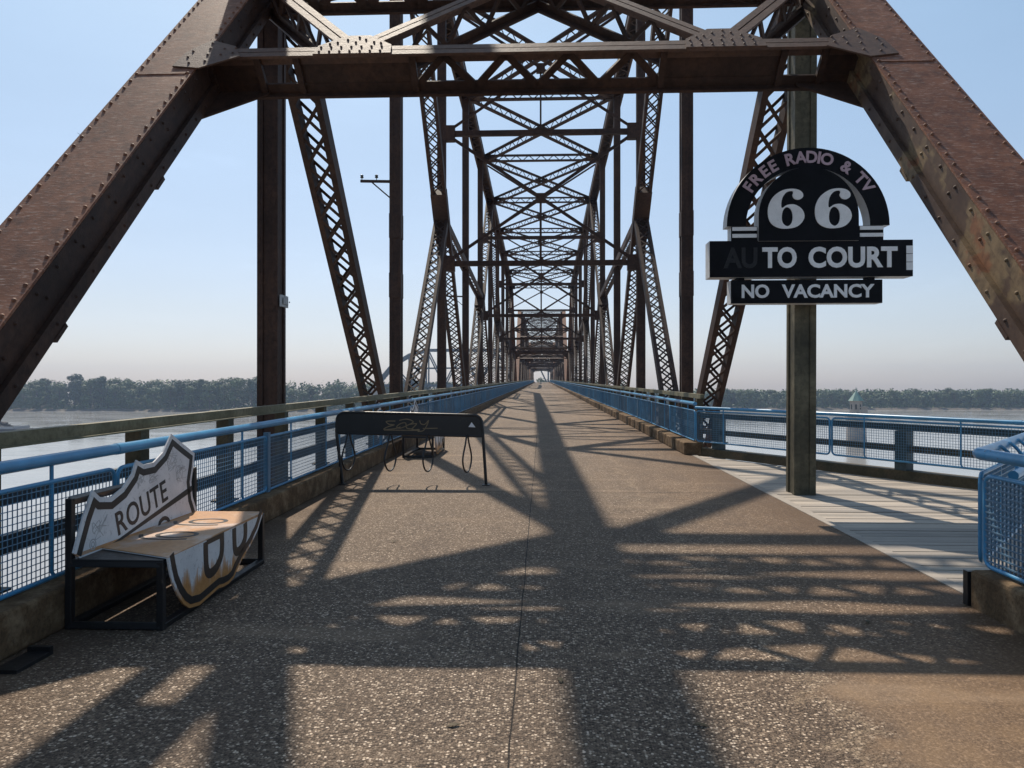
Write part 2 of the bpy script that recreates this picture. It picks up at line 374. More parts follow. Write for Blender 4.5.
def tag(o, label=None, cat=None, group=None, kind=None):
    if label: o['label'] = label
    if cat: o['category'] = cat
    if group: o['group'] = group
    if kind: o['kind'] = kind
    return o
def thing(name, loc, label, cat, group=None):
    """an Empty standing at deck position loc; its parts are built in deck coordinates"""
    o = bpy.data.objects.new(name, None); COL.objects.link(o)
    p = (loc[0], loc[1], loc[2] + GRADE * loc[1]); o.location = p; o['_base'] = p
    o.empty_display_size = 0.2
    return tag(o, label, cat, group)
def link_copy(o, parent=None):
    c = o.copy(); COL.objects.link(c); c.parent = parent
    for ch in list(o.children): link_copy(ch, c)
    return c
def soften(o, w, seg=2):
    m = o.modifiers.new('edge wear', 'BEVEL'); m.width = w; m.segments = seg; m.limit_method = 'ANGLE'; m.angle_limit = R(40)
    return o

def text_polys(body, bold=0.0, spacing=1.0):
    cu = bpy.data.curves.new('lettering', 'FONT'); cu.body = body; cu.size = 1.0; cu.offset = bold; cu.extrude = 0.5
    cu.space_character = spacing; cu.resolution_u = 4
    o = bpy.data.objects.new('lettering', cu); COL.objects.link(o)
    dg = bpy.context.evaluated_depsgraph_get(); ev = o.evaluated_get(dg); me = ev.to_mesh()
    vs = [v.co.copy() for v in me.vertices]; fs = [tuple(p.vertices) for p in me.polygons]
    ev.to_mesh_clear(); bpy.data.objects.remove(o); bpy.data.curves.remove(cu)
    return vs, fs
def put_text(mb, body, fn, u0, u1, v0, v1, t0, t1, bold=0.0, spacing=1.0):
    """lettering fitted to the box u0..u1, v0..v1 and given thickness t0..t1 through fn(u, v, t)"""
    vs, fs = text_polys(body, bold, spacing)
    xs = [v.x for v in vs]; ys = [v.y for v in vs]
    ax, bx, ay, by = min(xs), max(xs), min(ys), max(ys)
    out = [fn(u0 + (v.x - ax) / (bx - ax) * (u1 - u0), v0 + (v.y - ay) / (by - ay) * (v1 - v0), t0 if v.z < 0 else t1) for v in vs]
    mb.add(out, fs)
def spline(pts, k=6, closed=True):
    out = []; n = len(pts)
    for i in range(n if closed else n - 1):
        p0, p1, p2, p3 = (V((*pts[j % n if closed else max(0, min(n - 1, j))], 0)) for j in (i - 1, i, i + 1, i + 2))
        for j in range(k):
            t = j / k
            q = 0.5 * ((2 * p1) + (p2 - p0) * t + (2 * p0 - 5 * p1 + 4 * p2 - p3) * t * t + (3 * p1 - p0 - 3 * p2 + p3) * t ** 3)
            out.append((q.x, q.y))
    if not closed: out.append(tuple(pts[-1]))
    return out

# ------------------------------------------------------------------ the truss spans
XT, PAN = 3.9, 9.12
XC = -0.05                                   # truss centre line, a touch left of the camera
def make_span(Y0, label, near_portal, far_portal, tops, top_from, near, group='truss spans of the bridge'):
    """Y0 = position of the first bottom node; tops[n] = height of the top chord over node n"""
    root = thing('truss_span', (XC, Y0, 0), label, 'bridge span', group)
    YB = lambda n: Y0 + PAN * n
    BOT = -1.6
    rust = M['rust']
    top = lambda n: tops[n]
    mains = [2, 6, 10]
    def P(sx, n, h): return V((XC + sx * XT, YB(n), h))
    mid = {1: (BOT + top(2)) / 2, 3: (top(2) + BOT) / 2, 5: (top(6) + BOT) / 2, 7: (top(6) + BOT) / 2, 9: (top(10) + BOT) / 2, 11: (top(10) + BOT) / 2}
    X = V((1, 0, 0))
    SG = near
    for sx in (-1, 1):
        # ---- end posts: riveted boxes with a cover plate
        for a, bn, isn in ((0, 2, True), (12, 10, False)):
            p, q = P(sx, a, BOT), P(sx, bn, top(bn))
            if isn and SG and sx > 0: p = p - X * 0.26; q = q - X * 0.12
            t = (q - p).normalized(); nrm = X.cross(t); nrm = nrm if nrm.z > 0 else -nrm
            ln = (q - p).length
            mb = MB(); W, D = 0.56, 0.42
            for ss in (-1, 1):
                mb.bar(p + X * ss * (W / 2 - 0.02), q + X * ss * (W / 2 - 0.02), X, 0.03, D - 0.02)
                mb.bar(p + X * ss * (W / 2 + 0.02) - nrm * (D / 2 - 0.06), q + X * ss * (W / 2 + 0.02) - nrm * (D / 2 - 0.06), X, 0.045, 0.12)
                mb.bar(p + X * ss * (W / 2 + 0.012) + nrm * (D / 2 - 0.07), q + X * ss * (W / 2 + 0.012) + nrm * (D / 2 - 0.07), X, 0.03, 0.11)
            k = int(ln / 0.5)
            for i in range(k):
                a0 = p + t * ln * i / k - nrm * (D / 2 - 0.008); a1 = p + t * ln * (i + 1) / k - nrm * (D / 2 - 0.008); s2 = 1 if i % 2 else -1
                mb.bar(a0 + X * s2 * W * 0.475, a1 - X * s2 * W * 0.475, X, 0.065, 0.014)
            if isn and SG:
                for i in range(int(ln / 2.1)):
                    c = p + t * (1.0 + i * 2.1) - nrm * (D / 2 + 0.012)
                    mb.bar(c - t * 0.09, c + t * 0.09, X, W + 0.10, 0.035)
                for i in range(int(ln / 0.32)):
                    for ss in (-1, 1):
                        for off in (-(D / 2 - 0.06), D / 2 - 0.07):
                            mb.rivet(p + t * (0.1 + i * 0.32) + X * ss * (W / 2 + (0.042 if off < 0 else 0.027)) + nrm * off, X * ss, 0.017)
                    mb.rivet(p + t * (0.2 + i * 0.64) - X * sx * (W / 2 - 0.005) + nrm * 0.02, -X * sx, 0.017)
            ep = mb.build('end_post', M['web'] if (isn and SG and sx > 0) else rust, root)
            mb = MB()
            mb.bar(p + nrm * (D / 2 + 0.002), q + nrm * (D / 2 + 0.002), X, 0.62, 0.022)
            if isn and SG:
                nr = int(ln / 0.165)
                for i in range(nr):
                    for ss in (-1, 1):
                        mb.rivet(p + t * (0.08 + i * ln / nr) + X * ss * 0.27 + nrm * (D / 2 + 0.013), nrm, 0.019)
                for sp in (0.17, 0.33, 0.52, 0.72):
                    mb.bar(p + t * (ln * sp - 0.02) + nrm * (D / 2 + 0.017), p + t * (ln * sp + 0.02) + nrm * (D / 2 + 0.017), X, 0.50, 0.008)
            mb.build('cover_plate', M['cover'], ep)
        # ---- chords
        mb = MB()
        ns = list(range(top_from, 11)) if top_from < 0 else list(range(2, 11))
        for n0, n1 in zip(ns[:-1], ns[1:]):
            h0 = tops[n0] if n0 >= 0 else tops[0]; h1 = tops[n1] if n1 >= 0 else tops[0]
            p, q = P(sx, n0, h0), P(sx, n1, h1)
            for ss in (-1, 1): mb.bar(p + X * ss * 0.25, q + X * ss * 0.25, X, 0.05, 0.46)
            t = (q - p).normalized(); up = X.cross(t); up = up if up.z > 0 else -up
            mb.bar(p + up * 0.235, q + up * 0.235, X, 0.60, 0.02)
            k = 22
            for i in range(k):
                a0 = p + (q - p) * i / k - up * 0.236; a1 = p + (q - p) * (i + 1) / k - up * 0.236; s2 = 1 if i % 2 else -1
                mb.bar(a0 + X * s2 * 0.23, a1 - X * s2 * 0.23, X, 0.06, 0.014)
            for ss in (-1, 1):
                mb.bar(p + X * ss * 0.25 - up * 0.225, q + X * ss * 0.25 - up * 0.225, X, 0.11, 0.02)
        mb.build('top_chord', rust, root)
        mb = MB(); mb.bar(P(sx, max(0, 0), BOT), P(sx, 12, BOT), X, 0.5, 0.5); mb.build('bottom_chord', rust, root)
        # ---- verticals
        for n in range(top_from + 1 if top_from < 0 else 1, 12):
            hb = BOT
            if n < 0: continue
            if n in (0,) and top_from >= 0: continue
            if n in (1, 11) and not (n == 1 and top_from < 0): ht = mid[n]
            else: ht = tops[n]
            p, q = P(sx, n, hb), P(sx, n, ht)
            if n == 1 and SG: p = p + X * (-0.14 if sx > 0 else -0.05); q = q + X * (-0.07 if sx > 0 else -0.05)
            mb = MB()
            w, d = (0.30, 0.34) if n < 3 else (0.32, 0.32)
            mb.bar(p, q, X, w - 0.03, d - 0.03)
            for i in (-1, 1):
                for j in (-1, 1):
                    o = V((i * (w / 2 - 0.04), j * (d / 2 - 0.04), 0))
                    mb.bar(p + o, q + o, X, 0.085, 0.085)
            if n in (1, 2) and SG:
                for i in range(int((ht - hb) / 0.5)):
                    for ss in (-1, 1): mb.rivet(p + V((ss * (w / 2 - 0.04), -d / 2 + 0.002, 0.3 + i * 0.5)), (0, -1, 0), 0.014)
                for hh in (4.0, 5.6):
                    if n == 2: mb.box2((p.x - w / 2 - 0.012, p.y - d / 2 - 0.012, hh - 0.16), (p.x + w / 2 + 0.012, p.y + d / 2 + 0.012, hh + 0.5))
            mb.build('vertical_post', M['hanger'] if (n == 1 and SG and sx > 0) else rust, root)
        # ---- laced diagonals
        def lac(n0, h0, n1, h1, w, d, fw, pitch, bw=0.06, style='X', name='laced_diagonal', mt=None):
            mb = MB(); mb.laced(P(sx, n0, h0), P(sx, n1, h1), X, w, d, fw, style, pitch, bw); return mb.build(name, mt or rust, root)
        lac(1, mid[1], 2, BOT, 0.54, 0.30, 0.105, 0.56, 0.055)
        lac(11, mid[11], 10, BOT, 0.54, 0.30, 0.105, 0.56, 0.055)
        for a, b, m_ in ((2, 4, 3), (6, 4, 5), (6, 8, 7), (10, 8, 9)):
            lac(a, top(a), b, BOT, 0.58, 0.36, 0.105, 0.50, 0.05)
            mb = MB(); t = (P(sx, b, BOT) - P(sx, a, top(a))).normalized()
            c = P(sx, m_, mid[m_])
            mb.bar(c - t * 1.25, c + t * 1.1, X, 0.60, 0.44)
            mb.build('gusset_box', rust, root)
            sub = 2 if m_ == 3 else 6 if m_ in (5, 7) else 10
            lac(sub, BOT, m_, mid[m_], 0.54, 0.30, 0.10, 0.52, 0.05)
        for a, b in ((3, 5), (7, 9)):
            lac(a, mid[a], b, mid[b], 0.40, 0.30, 0.10, 0.5, 0.05, 'Z', 'mid_strut')
        if top_from < 0:
            mb = MB(); a0, b0 = P(sx, 1, mid[1]), P(sx, -1, mid[1])
            for e in (-0.2, 0.2): mb.bar(a0 + X * e, b0 + X * e, X, 0.16, 0.30)
            for k in range(12):
                c = a0 + V((0, -(0.55 + 1.5 * k), 0)); mb.bar(c - V((0, 0.42, 0)), c + V((0, 0.42, 0)), X, 0.5, 0.26)
            mb.build('mid_strut', rust, root)
    # ---- top lateral system
    tl = [n for n in range(2, 11)]
    for n in tl:
        mb = MB(); h = tops[n] - 0.05
        mb.laced(P(-1, n, h) + X * 0.3, P(1, n, h) - X * 0.3, (0, 0, 1), 0.42, 0.30, 0.07, 'Z', 0.40, 0.05, False)
        for sx in (-1, 1):
            mb.box2((XC + sx * (XT - 0.45) - 0.28, YB(n) - 0.42, h - 0.19), (XC + sx * (XT - 0.45) + 0.28, YB(n) + 0.42, h - 0.172))
            mb.box2((XC + sx * (XT - 0.42) - 0.17, YB(n) - 0.16, h - 0.30), (XC + sx * (XT - 0.42) + 0.17, YB(n) + 0.16, h + 0.1))
        mb.build('top_strut', rust, root)
    for n0, n1 in zip(tl[:-1], tl[1:]):
        mb = MB()
        for sx in (-1, 1):
            p = P(-sx, n0, tops[n0] - 0.06) + X * sx * 0.35; q = P(sx, n1, tops[n1] - 0.06) - X * sx * 0.35
            mb.laced(p, q, (0, 0, 1), 0.50, 0.24, 0.07, 'Z', 0.42, 0.05, False)
        c = (P(0, n0, tops[n0]) + P(0, n1, tops[n1])) / 2
        mb.box2((XC - 0.32, c.y - 0.3, c.z - 0.08), (XC + 0.32, c.y + 0.3, c.z - 0.045))
        mb.build('lateral_brace', rust, root)
    # ---- sway frames at the sub-verticals
    for n in (3, 5, 7, 9):
        k = (tops[n] + 1.6) / (16.6 + 1.6)
        hu = 11.3 - (n - 3) * 0.32 if SG else 7.4 + (tops[n] - 14) ; hl = 6.18 - (n - 3) * 0.25 if SG else 4.9
        y = YB(n); xi = XT - 0.16
        mb = MB()
        for h in (hu, hl):
            mb.bar((XC - xi, y, h), (XC + xi, y, h), (0, 0, 1), 0.20, 0.18)
            for sx in (-1, 1):
                mb.box2((XC + sx * (xi - 0.18) - 0.18, y - 0.15, h - 0.30), (XC + sx * (xi - 0.18) + 0.18, y + 0.15, h + 0.30))
        def xbr(h0, h1, w):
            cc = V((XC, y, (h0 + h1) / 2))
            for sx in (-1, 1):
                for h, hh in ((h0, 0.22), (h1, -0.22)):
                    a = V((XC + sx * (xi - 0.3), y, h + hh))
                    mb.bar(a + V((0, -0.07, 0)), cc + V((0, -0.07, 0)), (0, 1, 0), 0.05, w)
                    mb.bar(a + V((0, 0.07, 0.05)), cc + V((0, 0.07, 0.05)), (0, 1, 0), 0.05, w * 0.7)
            mb.box2((XC - 0.17, y - 0.11, cc.z - 0.17), (XC + 0.17, y + 0.11, cc.z + 0.17))
        xbr(hu, tops[n] - 0.3, 0.10); xbr(hl, hu, 0.12)
        mb.bar((XC, y, (hl + hu) / 2), (XC, y, hl), X, 0.09, 0.09)
        mb.bar((XC, y, (hu + tops[n]) / 2), (XC, y, hu), X, 0.07, 0.07)
        mb.build('sway_frame', rust, root)
    # ---- portal bracing in the plane of the end posts
    for a, bn, isn in ((0, 2, True), (12, 10, False)):
        if isn and not near_portal or (not isn and not far_portal): continue
        p, q = P(0, a, BOT), P(0, bn, top(bn)); t = (q - p).normalized(); nrm = X.cross(t); nrm = nrm if nrm.z > 0 else -nrm
        ln = (q - p).length
        def at(x, s_, o): return p + t * s_ + X * x + nrm * o
        XI = XT - 0.30
        if isn and SG:
            f, bk = 0.205, -0.25
            s1 = 9.20                                   # first strut, along the post
            levels = [s1, s1 + 2.45, s1 + 7.3, s1 + 12.1]
        else:
            f, bk = 0.20, -0.22
            s1 = (6.4 if isn else 6.9) / t.z
            levels = [s1, s1 + 2.6, s1 + 6.0] if isn else [s1, s1 + 4.6]
        levels = [l for l in levels if l < ln - 1.0]
        mb = MB(); frs = [MB() for _ in levels]; fr0 = frs[0]
        for li, s_ in enumerate(levels):
            fr = frs[li]
            fr.bar(at(-XI, s_ + 0.055, f), at(XI, s_ + 0.055, f), t, 0.10, 0.03); fr.bar(at(-XI, s_ - 0.06, f), at(XI, s_ - 0.06, f), t, 0.10, 0.03)
            fr.bar(at(-XI, s_, f - 0.06), at(XI, s_, f - 0.06), t, 0.03, 0.12)
            mb.bar(at(-XI, s_, bk), at(XI, s_, bk), t, 0.20, 0.03); mb.bar(at(-XI, s_, bk + 0.06), at(XI, s_, bk + 0.06), t, 0.03, 0.12)
            for sx in (-1, 1):
                if li == 0:
                    for x0, x1 in ((1.35, 2.62), (3.05, XI)):
                        c = at(sx * (x0 + x1) / 2, s_, (f + bk) / 2)
                        mb.bar(c + nrm * ((f - bk) / 2 - 0.02), c - nrm * ((f - bk) / 2 - 0.02), X, x1 - x0, 0.018)
                        for xx in (x0, x1):
                            c = at(sx * xx, s_ - 0.02, (f + bk) / 2)
                            mb.bar(c + nrm * ((f - bk) / 2 - 0.02), c - nrm * ((f - bk) / 2 - 0.02), X, 0.07, 0.06)
            nz = 8 if li == 0 else 22; span = 1.35 if li == 0 else XI
            for i in range(nz):
                x0 = -span + 2 * span * i / nz; x1 = -span + 2 * span * (i + 1) / nz
                o0, o1 = (f - 0.05, bk + 0.05) if i % 2 else (bk + 0.05, f - 0.05)
                mb.bar(at(x0, s_, o0), at(x1, s_, o1), t, 0.045, 0.075 if li == 0 else 0.12)
        XG = 1.98; fr = fr0
        fr_rv = []
        for sx in (-1, 1):
            if isn and SG:
                # K members: gusset on the strut, up to the apex on the next strut and out to the post
                g = at(sx * XG, s1, f)
                for tx, ts in ((0.0, levels[1]), (sx * XI, levels[1] - 0.05)):
                    for o, mbx, wd in ((f, fr, 0.17), (bk, mb, 0.17)):
                        a0 = at(sx * XG, s1 + 0.05, o); b0 = at(tx, ts, o); dd = (b0 - a0).normalized(); sd = nrm.cross(dd)
                        for e in (-0.052, 0.052):
                            mbx.bar(a0 + sd * e, b0 + sd * e, sd, 0.085, 0.028)
                        mbx.bar(a0 + nrm * (-0.05 if o > 0 else 0.05), b0 + nrm * (-0.05 if o > 0 else 0.05), sd, 0.028, 0.10)
                    a0 = at(sx * XG, s1 + 0.05, 0); b0 = at(tx, ts, 0); k = 9
                    for i in range(k):
                        c0 = a0 + (b0 - a0) * i / k; c1 = a0 + (b0 - a0) * (i + 1) / k
                        o0, o1 = (f - 0.04, bk + 0.04) if i % 2 else (bk + 0.04, f - 0.04)
                        mb.bar(c0 + nrm * o0, c1 + nrm * o1, nrm.cross((b0 - a0).normalized()), 0.035, 0.05)
                # riveted gusset plates
                pl = [(-0.42, -0.11), (0.42, -0.11), (0.40, 0.10), (0.13, 0.36), (-0.13, 0.36), (-0.40, 0.10)]
                fr.prism(pl, lambda u, v, o: at(sx * XG + u, s1 + v, o), f + 0.016, f + 0.032)
                for u in (-0.36, -0.25, -0.14, -0.03, 0.08, 0.19, 0.30):
                    for v in (-0.06, 0.055): fr.rivet(at(sx * XG + u, s1 + v, f + 0.032), nrm, 0.015)
                for u, v in ((-0.2, 0.17), (-0.1, 0.24), (0.2, 0.17), (0.1, 0.24), (0.0, 0.17), (0.02, 0.3), (-0.28, 0.14), (0.28, 0.14)):
                    fr.rivet(at(sx * XG + u, s1 + v, f + 0.032), nrm, 0.015)
                pl2 = [(0.0, -0.14), (0.36, -0.42), (0.66, -0.36), (0.62, 0.0), (0.44, 0.30), (0.12, 0.12)]
                fr.prism(pl2, lambda u, v, o: at(sx * (XI - (0.42 if sx < 0 else 0.60) + u), s1 + v, o), D_COVER, D_COVER + 0.016)
                for u, v in ((0.1, -0.06), (0.1, 0.06), (0.22, -0.10), (0.22, 0.05), (0.34, -0.26), (0.36, -0.1), (0.38, 0.06), (0.4, 0.2), (0.5, -0.3), (0.56, -0.15), (0.55, 0.0)):
                    fr.rivet(at(sx * (XI - (0.42 if sx < 0 else 0.60) + u), s1 + v, D_COVER + 0.016), nrm, 0.016)
                # knee plates on the rear plane
                pl3 = [(0.0, -0.10), (0.62, -0.85), (0.62, 0.0), (0.55, 0.10), (0.0, 0.10)]
                mb.prism(pl3, lambda u, v, o: at(sx * (XI - (0.60 if sx < 0 else 0.78) + u), s1 + v * 0.75, o), bk + 0.02, bk + 0.04)
                for l0, l1 in zip(levels[1:-1], levels[2:]):
                    for o in (f - 0.05, bk + 0.05):
                        mb.bar(at(-sx * XI, l0, o), at(sx * XI, l1, o), t, 0.26, 0.06)
            else:
                for l0, l1 in zip(levels[:-1], levels[1:]):
                    for o in (f - 0.05, bk + 0.05):
                        mb.bar(at(-sx * XI, l0, o), at(sx * XI, l1, o), t, 0.14, 0.06)
                if not isn:
                    for o in (f - 0.05, bk + 0.05):
                        mb.bar(at(0, levels[0] + 0.1, o), at(sx * XI, levels[0] - 1.2, o), t, 0.12, 0.06)
        if not isn or not SG:
            # deep stiffened panels of the low portals
            for sx in (-1, 1):
                pl = [(0, 0), (1.0, 0), (1.0, -1.3)]
                mb.prism(pl, lambda u, v, o: at(sx * (XI - 1.0 + u), levels[0] - 0.1 + v, o), -0.01, 0.01)
            for j in range(10):
                x = -XI + 2 * XI * (j + 0.5) / 10
                mb.bar(at(x - 0.36, levels[0], 0), at(x + 0.36, levels[0] + 0.9, 0), t, 0.09, 0.1)
                mb.bar(at(x + 0.36, levels[0], 0), at(x - 0.36, levels[0] + 0.9, 0), t, 0.09, 0.1)
            mb.bar(at(-XI, levels[0] + 0.95, 0), at(XI, levels[0] + 0.95, 0), t, 0.18, 0.30)
        pf = mb.build('portal_frame', rust, root)
        for f_ in frs: f_.build('front_flange', M['flange'], pf)
    return root
D_COVER = 0.226
TOP1 = {0: 17.9, 1: 17.65, 2: 17.4, 3: 16.65, 4: 16.3, 5: 15.8, 6: 15.3, 7: 14.8, 8: 14.35, 9: 13.8, 10: 13.25}
TOP2 = {0: 13.3, 1: 13.3, 2: 13.3, 3: 13.6, 4: 14.0, 5: 14.2, 6: 14.3, 7: 14.2, 8: 14.0, 9: 13.6, 10: 13.3}
SPAN_Y = [1.68, 112.2, 222.7]
span1 = make_span(SPAN_Y[0], 'nearest rust brown riveted truss span, its sloping end posts framing the view over the bench', True, True, TOP1, -2, True)
span2 = make_span(SPAN_Y[1], 'second truss span, its low portal seen small at the far end of the nearest span', True, True, TOP2, 2, False)
span3 = make_span(SPAN_Y[2], 'farthest truss span, a small dark portal at the end of the steel tunnel', True, True, TOP2, 2, False)

# small steel plates fixed to the first left hanger
t = MB(); t.box((XC - 3.735, 10.72, 2.785), (0.03, 0.28, 0.17)); t.box((XC - 3.72, 10.72, 2.785), (0.03, 0.20, 0.09))
for j in (-1, 1): t.rivet((XC - 3.70, 10.72 + j * 0.12, 2.785), (1, 0, 0), 0.014)
o = t.build('junction_box', M['galv']); tag(o, 'small grey metal box fixed to the first steel post on the left', 'junction box')
# insulator arms on the left posts
def crossarm(x, y, z, s, label):
    r = thing('insulator_arm', (x, y, z), label, 'crossarm', 'old wire crossarms on the left posts')
    m = MB(); m.bar((x, y, z), (x - 0.82 * s, y, z + 0.02), (0, 1, 0), 0.05, 0.07 * s); m.bar((x, y, z - 0.45 * s), (x - 0.5 * s, y, z - 0.02), (0, 1, 0), 0.03, 0.035 * s); m.build('arm', M['rust'], r)
    for dx in (0.78, 0.38):
        m = MB(); xx = x - dx * s
        m.tube([(xx, y, z + 0.03), (xx, y, z + 0.10)], 0.012, 6)
        m.tube([(xx, y, z + 0.10), (xx, y, z + 0.115), (xx, y, z + 0.15), (xx, y, z + 0.17), (xx, y, z + 0.19)], [0.035, 0.05, 0.035, 0.05, 0.02], 8)
        m.build('insulator', M['glassins'], r)
crossarm(XC - 3.9 - 0.16, SPAN_Y[0] + 2 * PAN, 7.0, 1.0, 'crossarm with two insulators on the second left post, silhouetted against open sky')
crossarm(XC - 3.9 - 0.16, SPAN_Y[0] + 4 * PAN, 5.9, 1.0, 'smaller looking crossarm deeper along the left truss, behind the laced diagonals')

# ------------------------------------------------------------------ deck, kerbs, boardwalk
Y_END = 336.0
m = MB(); m.box2((-3.40, -8, -0.35), (3.22, Y_END, 0.0)); o = m.build('road', M['deck']); tag(o, 'worn aggregate concrete bridge deck with a long centre joint', 'road', kind='structure')
m = MB()
m.box2((-3.44, -8, 0.0), (-3.145, Y_END, 0.28))
o = soften(m.build('kerb_west', M['kerb']), 0.02); o.name = 'kerb'; tag(o, kind='structure', label='rust stained kerb under the left railing', cat='kerb')
m = MB(); y = 16.15; random.seed(3)
while y < Y_END:
    ln = random.uniform(1.05, 1.6); m.box2((3.07 + random.uniform(-.01, .01), y, 0.0), (3.46, y + ln - 0.09, 0.27 + random.uniform(-.01, .01))); y += ln
o = soften(m.build('kerb', M['kerb']), 0.025); tag(o, kind='structure', label='broken line of kerb blocks under the far right railing', cat='kerb')
m = MB(); m.box2((3.095, -8, -0.3), (3.46, 5.50, 0.27)); o = soften(m.build('kerb', M['kerb']), 0.03); tag(o, kind='structure', label='short mossy kerb under the nearest right railing', cat='kerb')
# triangular boardwalk beside the deck
A0, TIP0, TIP1, B0 = (3.22, 16.15), (7.0, 10.42), (7.0, 10.12), (3.22, 5.52)
def xlim(y):
    if y > TIP0[1]: return A0[0] + (A0[1] - y) / (A0[1] - TIP0[1]) * (TIP0[0] - A0[0])
    if y < TIP1[1]: return B0[0] + (y - B0[1]) / (TIP1[1] - B0[1]) * (TIP1[0] - B0[0])
    return 7.0
m = MB(); y = 5.56; random.seed(5)
while y < 16.0:
    w = 0.138; xa, xb = xlim(y + 0.005), xlim(y + w - 0.005)
    z = random.uniform(-0.004, 0.003)
    if min(xa, xb) > 3.30:
        b0, b1 = y + 0.0055, y + w - 0.0055
        m.add([(3.335, b0, -0.06), (xa, b0, -0.06), (xb, b1, -0.06), (3.335, b1, -0.06), (3.335, b0, z), (xa, b0, z), (xb, b1, z), (3.335, b1, z)],
              [(3, 2, 1, 0), (4, 5, 6, 7), (0, 1, 5, 4), (1, 2, 6, 5), (2, 3, 7, 6), (3, 0, 4, 7)])
    y += w
m.box2((3.222, 5.53, -0.06), (3.328, 10.9, 0.006)); m.box2((3.222, 10.91, -0.06), (3.328, 16.1, 0.006))
o = m.build('boardwalk', M['plank']); tag(o, 'silvered timber boardwalk triangle beside the right edge of the deck', 'boardwalk', kind='structure')
m = MB()
for yy in (6.2, 8.0, 10.2, 12.4, 14.6): m.bar((3.0, yy, -0.22), (xlim(yy) - 0.05, yy, -0.22), (0, 1, 0), 0.12, 0.28)
o = m.build('boardwalk_joists', M['railpost']); tag(o, 'dark joists under the timber boardwalk', 'joists', kind='structure')

# ------------------------------------------------------------------ railings
def lerp(a, b, t): return tuple(x + (y - x) * t for x, y in zip(a, b))
def panel_mesh(L_, hb=0.30, ht=0.95, pitch=0.043, wd=0.0050):
    """one framed wire panel along +Y from the origin"""
    fr = MB(); r = 0.075; g = 0.02; pts = []
    for cy, cz, a0 in ((L_ - g - r, ht - r, 90), (L_ - g - r, hb + r, 0), (g + r, hb + r, -90), (g + r, ht - r, -180)):
        for k in range(5):
            a = R(a0 - 22.5 * k); pts.append((0, cy + r * math.cos(a), cz + r * math.sin(a)))
    fr.tube(pts, 0.017, 6, True)
    wr = MB(); n = int(L_ / pitch)
    for i in range(1, n):
        y = L_ * i / n; wr.bar((0, y, hb + 0.01), (0, y, ht - 0.01), (0, 1, 0), wd, wd, False)
    nz = int((ht - hb) / pitch)
    for i in range(1, nz):
        z = hb + (ht - hb) * i / nz; wr.bar((0.006, g, z), (0.006, L_ - g, z), (0, 0, 1), wd, wd, False)
    return fr, wr
def blue_fence(p, q, label, plen=3.2, hp=1.10, rp=0.042, wd=0.0050, shared={}, supports=1.6, pipes=True, maxp=100):
    """blue pipe handrail over framed wire panels from p to q (x, y on the deck)"""
    root = thing('mesh_fence', (p[0], p[1], 0), label, 'fence')
    d = V((q[0] - p[0], q[1] - p[1], 0)); ln = d.length; t = d / ln; ang = math.atan2(-t.x, t.y)
    PV = lambda s_, z: V((p[0], p[1], z)) + t * s_
    if pipes:
        m = MB(); m.tube([PV(0, hp), PV(ln, hp)], rp, 12)
        k = int(ln / 6.4)
        for i in range(1, min(k, 20) + 1): m.tube([PV(i * 6.4 - 0.05, hp), PV(i * 6.4 + 0.05, hp)], rp + 0.0035, 12)
        m.build('pipe_handrail', M['blue'], root)
    np_ = int(math.ceil(ln / plen - 0.05)); L0 = ln / np_
    key = (round(L0, 3), wd)
    if key not in shared: shared[key] = panel_mesh(L0, wd=wd)
    fr, wr = shared[key]; proto = None; used = min(np_, maxp); slope = GRADE * t.y
    for i in range(used):
        pos = PV(i * L0, 0); loc = (pos.x - p[0], pos.y - p[1], GRADE * (pos.y - p[1]))
        if proto is None:
            sh = lambda mb: setattr(mb, 'v', [(x, y, z + slope * y) for x, y, z in mb.v])
            import copy
            f2, w2 = copy.deepcopy(fr), copy.deepcopy(wr); sh(f2); sh(w2)
            proto = f2.build('mesh_panel', M['blue'], root, shear=False); w = w2.build('wire_mesh', M['bluemesh'], proto, shear=False)
            pc = proto
        else: pc = link_copy(proto, root)
        pc.location = loc; pc.rotation_euler = (0, 0, ang)
    s_ = supports * 0.5; proto = None; y0 = None
    for i in range(100):
        if s_ > ln - 0.1: break
        pv = PV(s_, 0)
        if proto is None:
            m = MB(); m.tube([PV(s_, hp), PV(s_, 0.34), PV(s_ + 0.04, 0.29)], 0.013, 6); proto = m.build('rail_support', M['blue'], root); y0 = pv
        else:
            c = link_copy(proto, root); c.location = (pv.x - y0.x, pv.y - y0.y, GRADE * (pv.y - y0.y))
        s_ += supports
    proto = None
    for i in range(3, min(used, 60), 2):
        pv = PV(i * L0, 0)
        if proto is None:
            m = MB(); m.box2((pv.x - 0.03, pv.y - 0.035, 0.2), (pv.x + 0.03, pv.y + 0.035, 1.0)); proto = m.build('blue_post', M['bluemesh'], root); y0 = pv
        else:
            c = link_copy(proto, root); c.location = (pv.x - y0.x, pv.y - y0.y, GRADE * (pv.y - y0.y))
    return root
